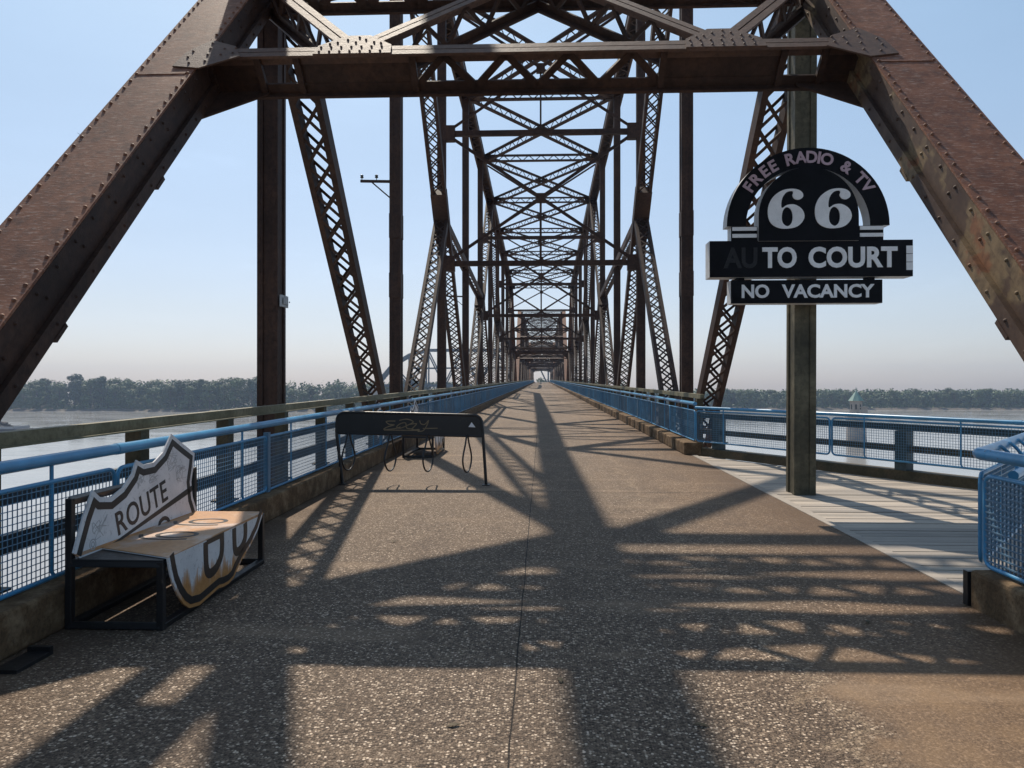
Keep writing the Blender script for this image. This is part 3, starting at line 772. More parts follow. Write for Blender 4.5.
def guard_rail(p, q, label, mats, spacing, first=0.0, heights=(1.25, 0.86, 0.56), hs=(0.10, 0.08, 0.12), base=None, post=0.14, toe=0.0):
    root = thing('guard_rail', (p[0], p[1], 0), label, 'guard rail')
    d = V((q[0] - p[0], q[1] - p[1], 0)); ln = d.length; t = d / ln; side = t.cross(V((0, 0, 1)))
    PV = lambda s_, z: V((p[0], p[1], z)) + t * s_
    n = min(100, int((ln - first) / spacing) + 1); proto = None
    for i in range(n):
        s_ = first + i * spacing
        if proto is None:
            m = MB(); m.bar(PV(s_, -0.42), PV(s_, heights[0] - hs[0] / 2 - 0.003), t, post, post)
            m.bar(PV(s_, 0.28), PV(s_, 0.30), t, post + 0.08, post + 0.08)
            if heights[0] > 1.2:
                for j in (-0.03, 0.03): m.rivet(PV(s_ + j, heights[0] - 0.12) - side * post / 2, -side, 0.014)
            proto = m.build('post', mats[1], root); y0 = PV(s_, 0).y; x0 = PV(s_, 0).x
        else:
            c = link_copy(proto, root); pv = PV(s_, 0); c.location = (pv.x - x0, pv.y - y0, GRADE * (pv.y - y0))
    for i, (h, hh) in enumerate(zip(heights, hs)):
        m = MB()
        m.bar(PV(0, h), PV(ln, h), (0, 0, 1), hh, 0.09 if i == 0 else 0.06)
        if i == 0 and heights[0] > 1.2: m.bar(PV(0, h - hh / 2 + 0.006) + side * 0.03, PV(ln, h - hh / 2 + 0.006) + side * 0.03, (0, 0, 1), 0.012, 0.12)
        m.build('top_rail' if i == 0 else 'lower_rail', mats[0] if i == 0 else mats[2], root)
    if toe:
        m = MB(); m.bar(PV(0, toe / 2 - 0.02), PV(ln, toe / 2 - 0.02), (0, 0, 1), toe, 0.24); soften(m.build('toe_beam', M['railpost'], root), 0.01)
    return root
OL = (M['olive'], M['railpost'], M['slate'])
GR = (M['greenrail'], M['greenrail'], M['railpost'])
blue_fence((-3.33, -0.7), (-3.33, 311), 'long blue wire mesh fence with pipe handrail on the left kerb, behind the bench', maxp=98)
guard_rail((-3.55, -1.2), (-3.55, 334), 'olive steel guard rail with square posts outside the left blue fence', OL, 1.8, 0.36)
blue_fence((3.33, 16.25), (3.33, 311), 'long blue wire mesh fence along the right kerb, running from the boardwalk into the distance', maxp=93)
guard_rail((3.56, 16.6), (3.56, 334), 'olive steel guard rail outside the right blue fence, starting past the boardwalk', OL, 1.8, 0.3)
far_in = 0.0
blue_fence((3.33, 16.2), (6.93, 10.55), 'blue mesh fence along the far edge of the boardwalk, behind the sign post', plen=3.3, hp=1.02, rp=0.032)
guard_rail((3.48, 16.3), (7.08, 10.62), 'dull green timber rail with dark lower rail along the far edge of the boardwalk', GR, 2.05, 0.5, (0.85, 0.50), (0.11, 0.11), toe=0.17, post=0.20)
nf = blue_fence((3.20, 5.55), (6.93, 10.02), 'blue mesh fence with double handrail along the near edge of the boardwalk', plen=3.0, wd=0.0080)
d = (V((6.93, 10.02, 0)) - V((3.20, 5.55, 0))).normalized(); sd = V((d.y, -d.x, 0))
m = MB(); a = V((3.20, 5.55, 0.93)) + sd * 0.17 + d * 0.25
m.tube([a, a + d * 5.2], 0.036, 10)
for k in range(8):
    c0 = V((3.20, 5.55, 1.10)) + d * (0.5 + k * 0.42); c1 = c0 + sd * 0.17 - V((0, 0, 0.17))
    mm = (c0 + c1) / 2 + V((0, 0, 0.06)) + d * 0.09
    m.tube([c0, (c0 + mm) / 2 + V((0, 0, .03)) + d * .03, mm, (c1 + mm) / 2 + V((0, 0, 0.02)) + d * .02, c1], 0.014, 8)
m.build('second_handrail', M['blue'], nf)
blue_fence((3.20, 5.50), (3.20, -1.0), 'nearest blue mesh fence panel with thick blue handrail on the short kerb, bottom right', plen=3.25, supports=1.3, wd=0.0095)
guard_rail((3.52, 5.2), (3.52, -1.0), 'weathered brown guard rail behind the nearest right mesh fence', OL, 1.8, 0.25, (1.02, 0.72, 0.48), (0.10, 0.08, 0.10))
m = MB(); m.box2((3.085, 5.503, 0.0), (3.11, 5.56, 0.25)); m.box2((3.11, 5.503, 0.0), (3.21, 5.52, 0.25)); o = m.build('corner_plate', M['black']); tag(o, 'black metal corner plate on the end of the short right kerb', 'metal plate')
# rounded pipe corner where the two near fences meet
m = MB(); m.tube([(3.20, 5.42, 1.10), (3.185, 5.50, 1.10), (3.20, 5.56, 1.10), (3.26, 5.63, 1.10)], 0.043, 12); m.build('pipe_elbow', M['blue'], nf)

# ------------------------------------------------------------------ shield bench
BACK = [(4.795, 0.455), (4.722, 0.51), (4.763, 0.586), (4.848, 0.735), (4.958, 0.887), (5.038, 0.826), (5.169, 0.805), (5.32, 0.85), (5.452, 0.935), (5.52, 1.031), (5.619, 0.985), (5.766, 0.985), (5.921, 1.052), (6.068, 1.188), (6.257, 1.088), (6.46, 0.988), (6.421, 0.861), (6.372, 0.745), (6.384, 0.611), (6.44, 0.50), (6.43, 0.455)]
FRONT = [(4.757, 0.475), (4.783, 0.389), (4.822, 0.293), (4.89, 0.193), (4.974, 0.107), (5.06, 0.053), (5.211, 0.028), (5.371, 0.045), (5.523, 0.061), (5.604, 0.048), (5.70, 0.045), (5.797, 0.065), (5.855, 0.112), (5.975, 0.18), (6.142, 0.249), (6.295, 0.344), (6.41, 0.468)]
def ribbon(mb, pts, fn, off0, off1, t0, t1):
    """painted band following an open line, between two offsets to its left"""
    n = len(pts); L0 = []; L1 = []
    for i in range(n):
        a = V((*pts[max(0, i - 1)], 0)); b = V((*pts[i], 0)); c = V((*pts[min(n - 1, i + 1)], 0))
        d1 = (b - a).normalized() if i else (c - b).normalized(); d2 = (c - b).normalized() if i < n - 1 else d1
        nn = V((-(d1 + d2).y, (d1 + d2).x, 0)).normalized(); k = 1 / max(0.55, nn.dot(V((-d1.y, d1.x, 0))))
        L0.append(b + nn * off0 * k); L1.append(b + nn * off1 * k)
    vs = []
    for t in (t0, t1):
        vs += [fn(q.x, q.y, t) for q in L0] + [fn(q.x, q.y, t) for q in L1]
    fs = []
    for i in range(n - 1):
        fs += [(i, i + 1, n + i + 1, n + i), (2 * n + i, 3 * n + i, 3 * n + i + 1, 2 * n + i + 1)]
        fs += [(i, 2 * n + i, 2 * n + i + 1, i + 1), (n + i, n + i + 1, 3 * n + i + 1, 3 * n + i)]
    fs += [(0, n, 3 * n, 2 * n), (n - 1, 3 * n - 1, 4 * n - 1, 2 * n - 1)]
    mb.add(vs, fs)
def shield_bench(dx, dy, label):
    bx, by = -2.8, 5.6
    root = thing('shield_bench', (bx + dx, by + dy, 0), label, 'bench', 'route shield benches on the deck')
    gy = GRADE * dy
    F = lambda x, y, z: (x - bx, y - by, z)
    def fin(mb, name, mat, par):
        mb.v = [(x, y, z + GRADE * y) for x, y, z in mb.v]; return mb.build(name, mat, par, shear=False)
    m = MB(); s_ = 0.045
    X0, X1, Y0, Y1, H = -3.115, -2.50, 4.77, 6.50, 0.45
    def bar(a, b): m.bar(F(*a), F(*b), (0.3, 0.2, 1) if abs(a[2] - b[2]) < .01 else (1, 0, 0), s_, s_)
    for x in (X0, X1):
        for y in (Y0, Y1): bar((x, y, 0), (x, y, H if x == X1 else 0.86))
        bar((x, Y0, 0.025), (x, Y1, 0.025)); bar((x, Y0, H - 0.02), (x, Y1, H - 0.02))
    for y in (Y0, Y1): bar((X0, y, 0.025), (X1, y, 0.025)); bar((X0, y, H - 0.02), (X1, y, H - 0.02))
    bar((X0, Y0, 0.84), (X0, Y1, 0.84))
    m.box2(F(X0, Y0 - 0.02, H - 0.004), F(X1 + 0.02, Y0 + 0.30, H + 0.012))
    soften(fin(m, 'frame', M['black'], root), 0.004)
    # back: upper half of the shield
    fb = lambda u, v, t: F(-3.10 + 0.03 + t - (v - 0.46) * 0.05, u, v)
    m = MB(); m.prism(BACK, fb, 0.0, 0.012); back = fin(m, 'back_panel', M['bench'], root)
    m = MB(); ribbon(m, BACK[1:20], fb, -0.035, -0.085, 0.012, 0.0145)
    m.prism([(5.10, 0.375 + 0.09), (5.17, 0.46), (6.37, 0.662), (6.38, 0.715), (6.30, 0.70)], fb, 0.012, 0.0145)
    put = lambda u, v, t: fb(5.235 + u * math.cos(0.2) - v * math.sin(0.2), 0.512 + u * math.sin(0.2) + v * math.cos(0.2), t)
    put_text(m, 'ROUTE', put, 0.0, 0.74, 0.0, 0.175, 0.012, 0.0145, 0.012, 1.06)
    arch = spline([(5.80, 0.46), (5.815, 0.50), (5.88, 0.52), (5.94, 0.50), (5.965, 0.46)], 5, False)
    ribbon(m, arch, fb, 0.016, -0.016, 0.012, 0.0146)
    fin(m, 'lettering', M['black'], back)
    random.seed(11); m = MB()
    for cu, cv, sc, k in ((5.02, 0.62, 0.09, 5), (5.75, 0.88, 0.07, 5), (6.05, 0.95, 0.10, 6), (6.2, 0.84, 0.09, 6), (5.55, 0.86, 0.06, 4)):
        for j in range(k):
            pp = [(cu + random.uniform(-1, 1) * sc, cv + random.uniform(-1, 1) * sc * 0.8) for _ in range(4)]
            ribbon(m, spline(pp, 5, False), fb, 0.0022, -0.0022, 0.012, 0.0132)
    pts = [(4.93 + 0.035 * math.cos(a * 0.5), 0.52 + 0.035 * math.sin(a * 0.5)) for a in range(14)]
    ribbon(m, pts, fb, 0.004, -0.004, 0.012, 0.0132); ribbon(m, [(4.93 + (u - 4.93) * .5, .52 + (v - .52) * .5) for u, v in pts], fb, 0.004, -0.004, 0.012, 0.0132)
    fin(m, 'scribbles', M['scrawl'], back)
    # seat
    m = MB(); m.prism([(-3.08, 5.04), (-2.452, 4.765), (-2.452, 6.408), (-2.50, 6.44), (-3.07, 6.44)], lambda u, v, t: F(u, v, t), 0.466, 0.478)
    seat = fin(m, 'seat', M['bench'], root)
    m = MB(); fs = lambda u, v, t: F(u, v, 0.478 + t)
    for cy in (5.46, 5.98):
        ring = [(-2.74 + 0.16 * math.cos(k * math.pi / 9), cy + 0.115 * math.sin(k * math.pi / 9)) for k in range(19)]
        ribbon(m, ring, fs, 0.0, 0.032, 0.0, 0.002)
        ribbon(m, spline([(-2.60, cy - 0.13), (-2.75, cy - 0.15), (-2.92, cy - 0.12), (-3.0, cy)], 5, False), fs, 0.0, 0.03, 0.0, 0.002)
    fin(m, 'lettering', M['black'], seat)
    # front: lower half of the shield, hanging to the deck
    ff = lambda u, v, t: F(-2.45 + t, u, v)
    m = MB(); m.prism(FRONT, ff, -0.012, 0.0); front = fin(m, 'front_panel', M['bench'], root)
    m = MB(); ribbon(m, FRONT, ff, 0.026, 0.078, 0.0, 0.0025)
    for base in (5.30, 5.80):
        sc = 0.29 if base < 5.5 else 0.235
        u = spline([(0, 0), (0.01, -0.34), (0.06, -0.72), (0.24, -0.86), (0.55, -0.80), (0.80, -0.58), (0.86, -0.30), (0.84, 0)], 4, False)
        pts = [(base + a * sc * 1.12, 0.46 + b * sc) for a, b in u]
        ribbon(m, pts, ff, -0.034, 0.036, 0.0, 0.0025)
        if base < 5.5: ribbon(m, [(base + 0.02, 0.452), (base + 0.31, 0.452)], ff, -0.018, 0.018, 0.0, 0.0026)
    fin(m, 'lettering', M['black'], front)
    return root
shield_bench(0, 0, 'white route shield bench with black frame nearest the camera, reading ROUTE')
shield_bench(0.22, 10.6, 'second white shield bench, mostly hidden behind the black bike rack')

# ------------------------------------------------------------------ bike rack
Yr = 11.45
root = thing('bike_rack', (-2.05, Yr, 0), 'black bike rack with lettered board and hanging wheel loops across the left of the deck', 'bike rack')
xl, xr = -3.11, -0.885
m = MB()
def arc(cx, cz, r, a0, a1, k=6): return [(cx + r * math.cos(R(a0 + (a1 - a0) * i / k)), Yr, cz + r * math.sin(R(a0 + (a1 - a0) * i / k))) for i in range(k + 1)]
pts = [(xl + 0.0, Yr, 0.0), (xl - 0.10, Yr, 0.80)] + arc(xl + 0.04, 0.99, 0.135, 180, 92) + arc(xr - 0.17, 0.955, 0.125, 90, 0) + [(xr - 0.03, Yr, 0.78), (xr + 0.02, Yr, 0.0)]
m.tube(pts, 0.024, 10)
m.tube([(xl - 0.09, Yr, 0.80), (xr - 0.03, Yr, 0.755)], 0.02, 8)
m.build('frame', M['black'], root)
m = MB(); m.box2((xl - 0.05, Yr - 0.08, 0.0), (xl + 0.05, Yr + 0.08, 0.012)); m.build('foot_plate', M['black'], root)
m = MB(); m.box2((xr - 0.04, Yr - 0.08, 0.0), (xr + 0.08, Yr + 0.08, 0.012)); m.build('foot_plate', M['black'], root)
m = MB(); m.prism([(xl - 0.09, 0.81), (xl - 0.09, 1.0), (xl - 0.03, 1.10), (xl + 0.04, 1.12), (xr - 0.17, 1.075), (xr - 0.08, 1.04), (xr - 0.045, 0.95), (xr - 0.03, 0.765)], lambda u, v, t: (u, Yr + t, v), -0.012, 0.012)
board = m.build('board', M['black'], root)
m = MB(); fr_ = lambda u, v, t: (u, Yr + t, v)
strokes = [[(-2.28, .99), (-2.42, .985), (-2.38, .94), (-2.30, .93), (-2.40, .90), (-2.46, .86), (-2.30, .87), (-2.2, .90)],
           [(-2.22, 1.0), (-2.1, 1.02), (-2.0, .98), (-2.08, .93), (-2.2, .88), (-2.26, .9), (-2.2, .95), (-2.12, .96), (-2.1, .88), (-2.0, .87)],
           [(-2.05, .94), (-1.95, .95), (-1.99, .90), (-2.02, .86), (-1.9, .86)],
           [(-1.9, 1.0), (-1.88, .95), (-1.82, .94), (-1.76, 1.0), (-1.8, .9), (-1.85, .84), (-1.93, .83)], [(-1.85, .875), (-1.62, .88)], [(-2.46, .85), (-1.9, .845)]]
for st in strokes: ribbon(m, spline(st, 5, False), fr_, 0.007, -0.007, -0.0145, -0.012)
m.build('tag_lettering', M['tag'], board)
m = MB(); m.prism([(-1.14, .90), (-1.03, .895), (-1.09, .975)], fr_, -0.0145, -0.012); m.build('sticker', M['letterwhite'], board)
for i, xx in enumerate((-3.02, -2.36, -1.77, -1.16)):
    m = MB(); z1 = 0.785 - i * 0.008; w = 0.21; ca, sa = math.cos(R(66)), math.sin(R(66))
    shape = [(0.015, 0.0), (0.05, -0.13), (0.10, -0.27), (0.115, -0.38), (0.085, -0.49), (0.03, -0.555), (-0.03, -0.555), (-0.085, -0.49), (-0.115, -0.38), (-0.10, -0.27), (-0.05, -0.13), (-0.015, 0.0)]
    m.tube([(xx + a * 2.0 * ca * 0.5, Yr + a * 2.0 * sa, z1 + b) for a, b in spline(shape, 3)], 0.0135, 7, True)
    m.build('wheel_loop', M['black'], root)

# ------------------------------------------------------------------ motel style sign on the right hanger
YS = 10.30
sx0 = 3.68
root = thing('motel_sign', (sx0, YS, 2.7), 'black neon style motel sign reading 66 and TO COURT on the right steel post', 'sign')
def S2(u, v, t): return (sx0 + u, YS + t, v)
def sign_box(name, poly, t0, t1, face=M['signblack']):
    m = MB(); n = len(poly)
    m.cur = 1; m.prism(poly, S2, t0 + 0.006, t1)
    m.cur = 0; m.prism(poly, S2, t0, t0 + 0.006)
    return m.build(name, [face, M['signedge']], root)
T0, T1 = 0.0, 0.26
def rect(a, b, c, d): return [(a, c), (b, c), (b, d), (a, d)]
main = sign_box('main_board', rect(-1.37, 1.375, 3.045, 3.545), T0, T1)
m = MB(); put_text(m, 'TO', S2, -0.655, -0.19, 3.165, 3.455, -0.012, 0.0, 0.035); put_text(m, 'COURT', S2, -0.03, 1.165, 3.165, 3.455, -0.012, 0.0, 0.035, 1.02)
m.build('lettering', M['letterwhite'], main)
m = MB(); put_text(m, 'AU', S2, -1.18, -0.72, 3.165, 3.455, -0.004, 0.0, 0.03); m.build('faded_lettering', M['letterfaint'], main)
m = MB()
for k in range(3): m.box2((sx0 + 1.285, YS - 0.008, 3.13 + k * 0.113), (sx0 + 1.373, YS, 3.235 + k * 0.113))
m.build('end_stripes', M['letterwhite'], main)
low = sign_box('lower_board', rect(-1.075, 0.975, 2.685, 3.005), T0 + 0.02, T1 - 0.02)
m = MB(); F2 = lambda u, v, t: S2(u, v, t + 0.02)
put_text(m, 'NO', F2, -0.93, -0.555, 2.757, 2.945, -0.012, 0.0, 0.03); put_text(m, 'VACANCY', F2, -0.385, 0.865, 2.757, 2.945, -0.012, 0.0, 0.03)
m.build('lettering', M['letterwhite'], low)
for u in (-0.93, 0.84):
    m = MB(); m.box2((sx0 + u - 0.05, YS + 0.06, 3.0), (sx0 + u + 0.05, YS + 0.2, 3.05)); m.build('hanger', M['signblack'], root)
ca, cb = -0.035, 3.745      # arch centre
ro, ri = 1.10, 0.84
arch = [(ca + ro * math.cos(R(a)), cb + ro * 0.975 * math.sin(R(a))) for a in range(0, 181, 5)] + [(ca + ri * math.cos(R(a)), cb + ri * 0.96 * math.sin(R(a))) for a in range(180, -1, -5)]
ar = sign_box('arch_panel', arch, T0, T1 - 0.03)
m = MB()
def arc_text(word, a0, a1, rad, h):
    ws = [text_polys(ch, 0.03) for ch in word]; wd = []
    for vs, fs in ws: wd.append((max(v.x for v in vs) - min(v.x for v in vs)) / 0.75 * h + 0.045)
    tot = sum(wd); a = a0; k = (a0 - a1) / tot
    for (vs, fs), w in zip(ws, wd):
        mid = R(a - k * w / 2); a -= k * w
        ax = min(v.x for v in vs); bx = max(v.x for v in vs); ay = min(v.y for v in vs); by_ = max(v.y for v in vs)
        c = V((ca + rad * math.cos(mid), cb + rad * 0.97 * math.sin(mid))); tx = V((math.sin(mid), -math.cos(mid))); ty = V((math.cos(mid), math.sin(mid)))
        out = []
        for v in vs:
            uu = (v.x - (ax + bx) / 2) / 0.75 * h; vv = ((v.y - ay) / (by_ - ay) - 0.5) * h
            q = c + tx * uu + ty * vv; out.append(S2(q.x, q.y, -0.012 if v.z < 0 else 0.0))
        m.add(out, fs)
arc_text('FREE', 149, 115, 0.972, 0.165); arc_text('RADIO', 108, 70, 0.972, 0.165); arc_text('&', 61, 54, 0.972, 0.16); arc_text('TV', 47, 30, 0.972, 0.165)
m.build('lettering', M['letterpink'], ar)
rd = 0.675
dome = [(ca + rd, 3.535), (ca + rd, 3.87)] + [(ca + rd * math.cos(R(a)), 3.87 + rd * 1.0 * math.sin(R(a))) for a in range(5, 180, 5)] + [(ca - rd, 3.87), (ca - rd, 3.535)]
dm = sign_box('dome_panel', dome, T0 - 0.03, T1 - 0.06)
m = MB()
OUT6 = spline([(0.42, 0.0), (0.66, 0.06), (0.80, 0.26), (0.76, 0.47), (0.60, 0.60), (0.43, 0.595), (0.315, 0.52), (0.30, 0.64), (0.335, 0.80), (0.42, 0.915), (0.53, 0.945), (0.56, 0.90), (0.545, 0.83), (0.59, 0.745), (0.69, 0.725), (0.77, 0.79), (0.765, 0.89), (0.68, 0.97), (0.53, 1.0), (0.33, 0.965), (0.14, 0.82), (0.03, 0.60), (0.01, 0.36), (0.07, 0.15), (0.22, 0.03)], 4)
IN6 = spline([(0.43, 0.06), (0.52, 0.13), (0.55, 0.29), (0.52, 0.46), (0.43, 0.54), (0.345, 0.47), (0.31, 0.30), (0.335, 0.14)], 5)
def glyph(outer, inner, u0, v0, w, h, t0, t1):
    cu = bpy.data.curves.new('figure', 'CURVE'); cu.dimensions = '2D'; cu.fill_mode = 'BOTH'; cu.extrude = 0.5
    for loop in (outer, inner):
        sp = cu.splines.new('POLY'); sp.points.add(len(loop) - 1); sp.use_cyclic_u = True
        for p_, q_ in zip(sp.points, loop): p_.co = (q_[0], q_[1], 0, 1)
    ob = bpy.data.objects.new('figure', cu); COL.objects.link(ob)
    ev = ob.evaluated_get(bpy.context.evaluated_depsgraph_get()); me = ev.to_mesh()
    m.add([S2(u0 + v.co.x * w, v0 + v.co.y * h, t0 if v.co.z < 0 else t1) for v in me.vertices], [tuple(p_.vertices) for p_ in me.polygons])
    ev.to_mesh_clear(); bpy.data.objects.remove(ob); bpy.data.curves.remove(cu)
glyph(OUT6, IN6, -0.595, 3.70, 0.62, 0.545, -0.045, -0.03); glyph(OUT6, IN6, 0.04, 3.70, 0.62, 0.545, -0.045, -0.03)
m.build('lettering', M['letterwhite'], dm)
for sgn in (-1, 1):
    a0, a1 = (-1.075, -0.722) if sgn < 0 else (0.652, 0.985)
    st = sign_box('step_block', rect(a0, a1, 3.547, 3.742), T0 + 0.01, T1 - 0.05)
    m = MB()
    for z in (3.59, 3.685): m.box2((sx0 + a0 + 0.015, YS + 0.0, z), (sx0 + a1 - 0.002, YS + 0.01, z + 0.05))
    m.build('stripe', M['letterwhite'], st)
for z in (2.85, 3.3, 4.2):
    m = MB(); m.box2((sx0 - 0.24, YS + 0.18, z - 0.05), (sx0 + 0.30, YS + 0.34, z + 0.05)); m.build('mounting_bracket', M['black'], root)
# black plate lying at the lower left
m = MB(); m.box2((-3.07, 4.02, 0.0), (-2.93, 4.33, 0.022)); m.box2((-3.07, 4.30, 0.022), (-2.93, 4.33, 0.05)); o = m.build('floor_plate', M['black']); tag(o, 'flat black metal plate on the deck against the left kerb, lower left corner', 'metal plate')

random.seed(17)
for lx, ly in ((0.10, 4.05), (-0.42, 3.5), (2.2, 5.1), (1.05, 6.6), (-1.5, 7.4), (0.75, 3.55)):
    m = MB(); pl = [(0.0, -0.035), (0.014, -0.01), (0.012, 0.015), (0.0, 0.04), (-0.012, 0.015), (-0.014, -0.01)]
    a = random.uniform(0, 6.28); ca_, sa_ = math.cos(a), math.sin(a)
    m.prism(pl, lambda u, v, t: (lx + u * ca_ - v * sa_, ly + u * sa_ + v * ca_, 0.004 + t + abs(u) * 0.5), 0, 0.002)
    tag(m.build('dry_leaf', M['railpost']), 'small dry brown leaf lying on the bare deck', 'leaf', 'dry leaves scattered on the deck')
# ------------------------------------------------------------------ river, banks, far things (level ground: no grade)
WZ = -18.6
def raw(mb, name, mat, parent=None, loc=None):
    o = mb.build(name, mat, parent, shear=False)
    if loc is not None: o.location = loc
    return o
m = MB(); m.add([(-1040, -310, WZ), (1040, -310, WZ), (1040, 1150, WZ), (-1040, 1150, WZ)], [(0, 1, 2, 3)])
o = raw(m, 'water', M['water']); tag(o, 'broad silty river', 'water', kind='structure')
def shore(x, y): return 0
def bank(name, edge, depth):
    m = MB(); n = len(edge)
    vs = []
    for x, y in edge: vs += [(x, y, WZ - 0.3), (x, y + 5, WZ + 1.3), (x, y + 40, WZ + 2.4), (x * 1.0, y + depth, WZ + 2.6)]
    fs = [(i * 4 + k, (i + 1) * 4 + k, (i + 1) * 4 + k + 1, i * 4 + k + 1) for i in range(n - 1) for k in range(3)]
    m.add(vs, fs, True); o = raw(m, name, M['bank']); tag(o, kind='structure'); return o
random.seed(21)
EL = [(-1040, 660)] + [(x, 566 + 0.10 * x * -0.3 + 6 * math.sin(x * 0.03) + random.uniform(-2, 2)) for x in range(-900, 61, 24)]
ER = [(x, 640 + 5 * math.sin(x * 0.021) + random.uniform(-2, 2)) for x in range(60, 1030, 30)]
tag(bank('bank', EL, 480), 'wooded low bank across the river on the left', 'river bank')
tag(bank('bank', ER, 480), 'wooded low bank across the river on the right', 'river bank')
def edge_y(E_, x):
    for (x0, y0), (x1, y1) in zip(E_[:-1], E_[1:]):
        if x0 <= x <= x1: return y0 + (y1 - y0) * (x - x0) / (x1 - x0)
    return E_[-1][1]

def tree_proto(seed, H, spread, base, mat):
    rnd = random.Random(seed)
    r = bpy.data.objects.new('leafy_tree', None); COL.objects.link(r)
    m = MB()
    m.tube([(0, 0, -0.5), (0.1, 0.05, H * 0.25), (-0.1, 0.1, H * 0.55), (0.05, 0, H * 0.8)], [0.45, 0.34, 0.22, 0.07], 7)
    lobes = []
    for i in range(15):
        z = H * (base + (1 - base) * rnd.uniform(0.08, 0.93)); k = (z / H - base) / (1 - base)
        rad = spread * (0.55 + 0.55 * math.sin(math.pi * min(1, k * 0.85 + 0.12))) * rnd.uniform(0.45, 0.8); a = rnd.uniform(0, 6.28)
        c = V((math.cos(a) * rad * 0.8, math.sin(a) * rad * 0.8, z)); lobes.append((c, spread * rnd.uniform(0.30, 0.50)))
        s0 = V((0, 0, z * 0.62)); m.tube([s0, (s0 + c) / 2 + V((0, 0, 0.5)), c], [0.16, 0.10, 0.03], 5)
    lobes.append((V((0, 0, H * 0.88)), spread * 0.42))
    raw(m, 'trunk', M['bark'], r)
    m = MB()
    for c, rr in lobes:
        for j in range(150):
            d = V((rnd.gauss(0, 1), rnd.gauss(0, 1), rnd.gauss(0, 1))).normalized(); p = c + V((d.x, d.y, d.z * 0.8)) * rr * rnd.uniform(0.55, 1.08)
            n = (d + V((rnd.gauss(0, .5), rnd.gauss(0, .5), rnd.gauss(0, .5) + 0.3))).normalized(); u = n.orthogonal().normalized(); w = n.cross(u); a = rnd.uniform(0, 6.28)
            u, w = u * math.cos(a) + w * math.sin(a), w * math.cos(a) - u * math.sin(a); sz = rnd.uniform(0.35, 0.85)
            m.add([p - u * sz, p - w * sz * 0.6, p + u * sz, p + w * sz * 0.6], [(0, 1, 2, 3)])
    raw(m, 'crown', mat, r)
    return r
protos = [tree_proto(1, 24, 8.5, 0.10, M['leaf']), tree_proto(2, 22, 7.5, 0.06, M['leaf2']), tree_proto(3, 25, 7.0, 0.12, M['leaf3']), tree_proto(4, 19, 8.5, 0.04, M['leaf']), tree_proto(5, 15, 7.0, 0.02, M['leaf2'])]
usedp = set()
def put_tree(k, x, y, s, rz, label, group):
    if k not in usedp: usedp.add(k); o = protos[k]
    else: o = link_copy(protos[k])
    o.location = (x, y, WZ + 1.6); o.scale = (s * random.uniform(.9, 1.1), s * random.uniform(.9, 1.1), s); o.rotation_euler = (0, 0, rz)
    tag(o, label, 'tree', group)
random.seed(33)
for row, (dy, st, lab) in enumerate(((12, 11, 'leafy green tree in the front row on the wooded left bank'), (30, 12.5, 'taller green tree standing behind the front row on the left bank'))):
    x = -520.0
    while x < 40:
        y = edge_y(EL, x) + dy + random.uniform(-5, 5)
        hs = (0.84 + 0.10 * math.sin(x * 0.045) + 0.08 * math.sin(x * 0.017 + 1)) * random.uniform(0.90, 1.12) * (1.04 if x < -150 else 1.0)
        put_tree(random.choice((0, 0, 1, 2, 3)) if row else random.choice((0, 1, 2, 3, 3, 4)), x, y, hs * (1.06 if row else 0.98), random.uniform(0, 6.28), lab, 'trees on the left river bank, ' + ('back row' if row else 'front row'))
        x += st * random.uniform(0.75, 1.25)
for row, (dy, st, lab) in enumerate(((12, 9.5, 'low green tree at the water edge of the right bank'), (30, 11, 'green tree standing behind the water edge row on the right bank'))):
    x = 66.0
    while x < 560:
        y = edge_y(ER, x) + dy + random.uniform(-5, 5)
        hs = (0.70 + 0.04 * math.sin(x * 0.04)) * random.uniform(0.90, 1.10)
        put_tree(random.choice((0, 1, 3, 4, 4)), x, y, hs * (0.98 if row else 0.86), random.uniform(0, 6.28), lab, 'trees on the right river bank, ' + ('back row' if row else 'front row'))
        x += st * random.uniform(0.75, 1.25)
# the wood behind, one mass
rnd = random.Random(44); m = MB()
for side, E_, x0, x1, H in ((0, EL, -640, 66, 22.5), (1, ER, 60, 680, 15.0)):
    for i in range(330):
        x = rnd.uniform(x0, x1); y = edge_y(E_, x) + rnd.uniform(20, 80); hh = H * rnd.uniform(0.85, 1.05)
        for j in range(170):
            d = V((rnd.gauss(0, 1), rnd.gauss(0, 1), rnd.gauss(0, 1))).normalized()
            p = V((x, y, WZ + 2 + hh * 0.5)) + V((d.x * 7, d.y * 7, d.z * hh * 0.52)) * rnd.uniform(0.7, 1.05)
            n = (d + V((rnd.gauss(0, .5), rnd.gauss(0, .5), rnd.gauss(0, .5)))).normalized(); u = n.orthogonal().normalized(); w = n.cross(u); sz = rnd.uniform(0.7, 1.4)
            m.add([p - u * sz, p - w * sz * 0.7, p + u * sz, p + w * sz * 0.7], [(0, 1, 2, 3)])
    for i in range(7000):      # brush along the waterline and under the trees
        x = rnd.uniform(x0, x1); y = edge_y(E_, x) + rnd.uniform(5, 30); p = V((x, y, WZ + 1.2 + abs(rnd.gauss(0, 2.2 if y > 12 else 1.2))))
        n = V((rnd.gauss(0, 1), -1 + rnd.gauss(0, .5), rnd.gauss(0, .5))).normalized(); u = n.orthogonal().normalized(); w = n.cross(u); sz = rnd.uniform(0.4, 1.2)
        m.add([p - u * sz, p - w * sz * 0.7, p + u * sz, p + w * sz * 0.7], [(0, 1, 2, 3)])
o = raw(m, 'woodland', M['leaf']); tag(o, 'unbroken green woodland behind the river bank trees', 'woodland', kind='stuff')

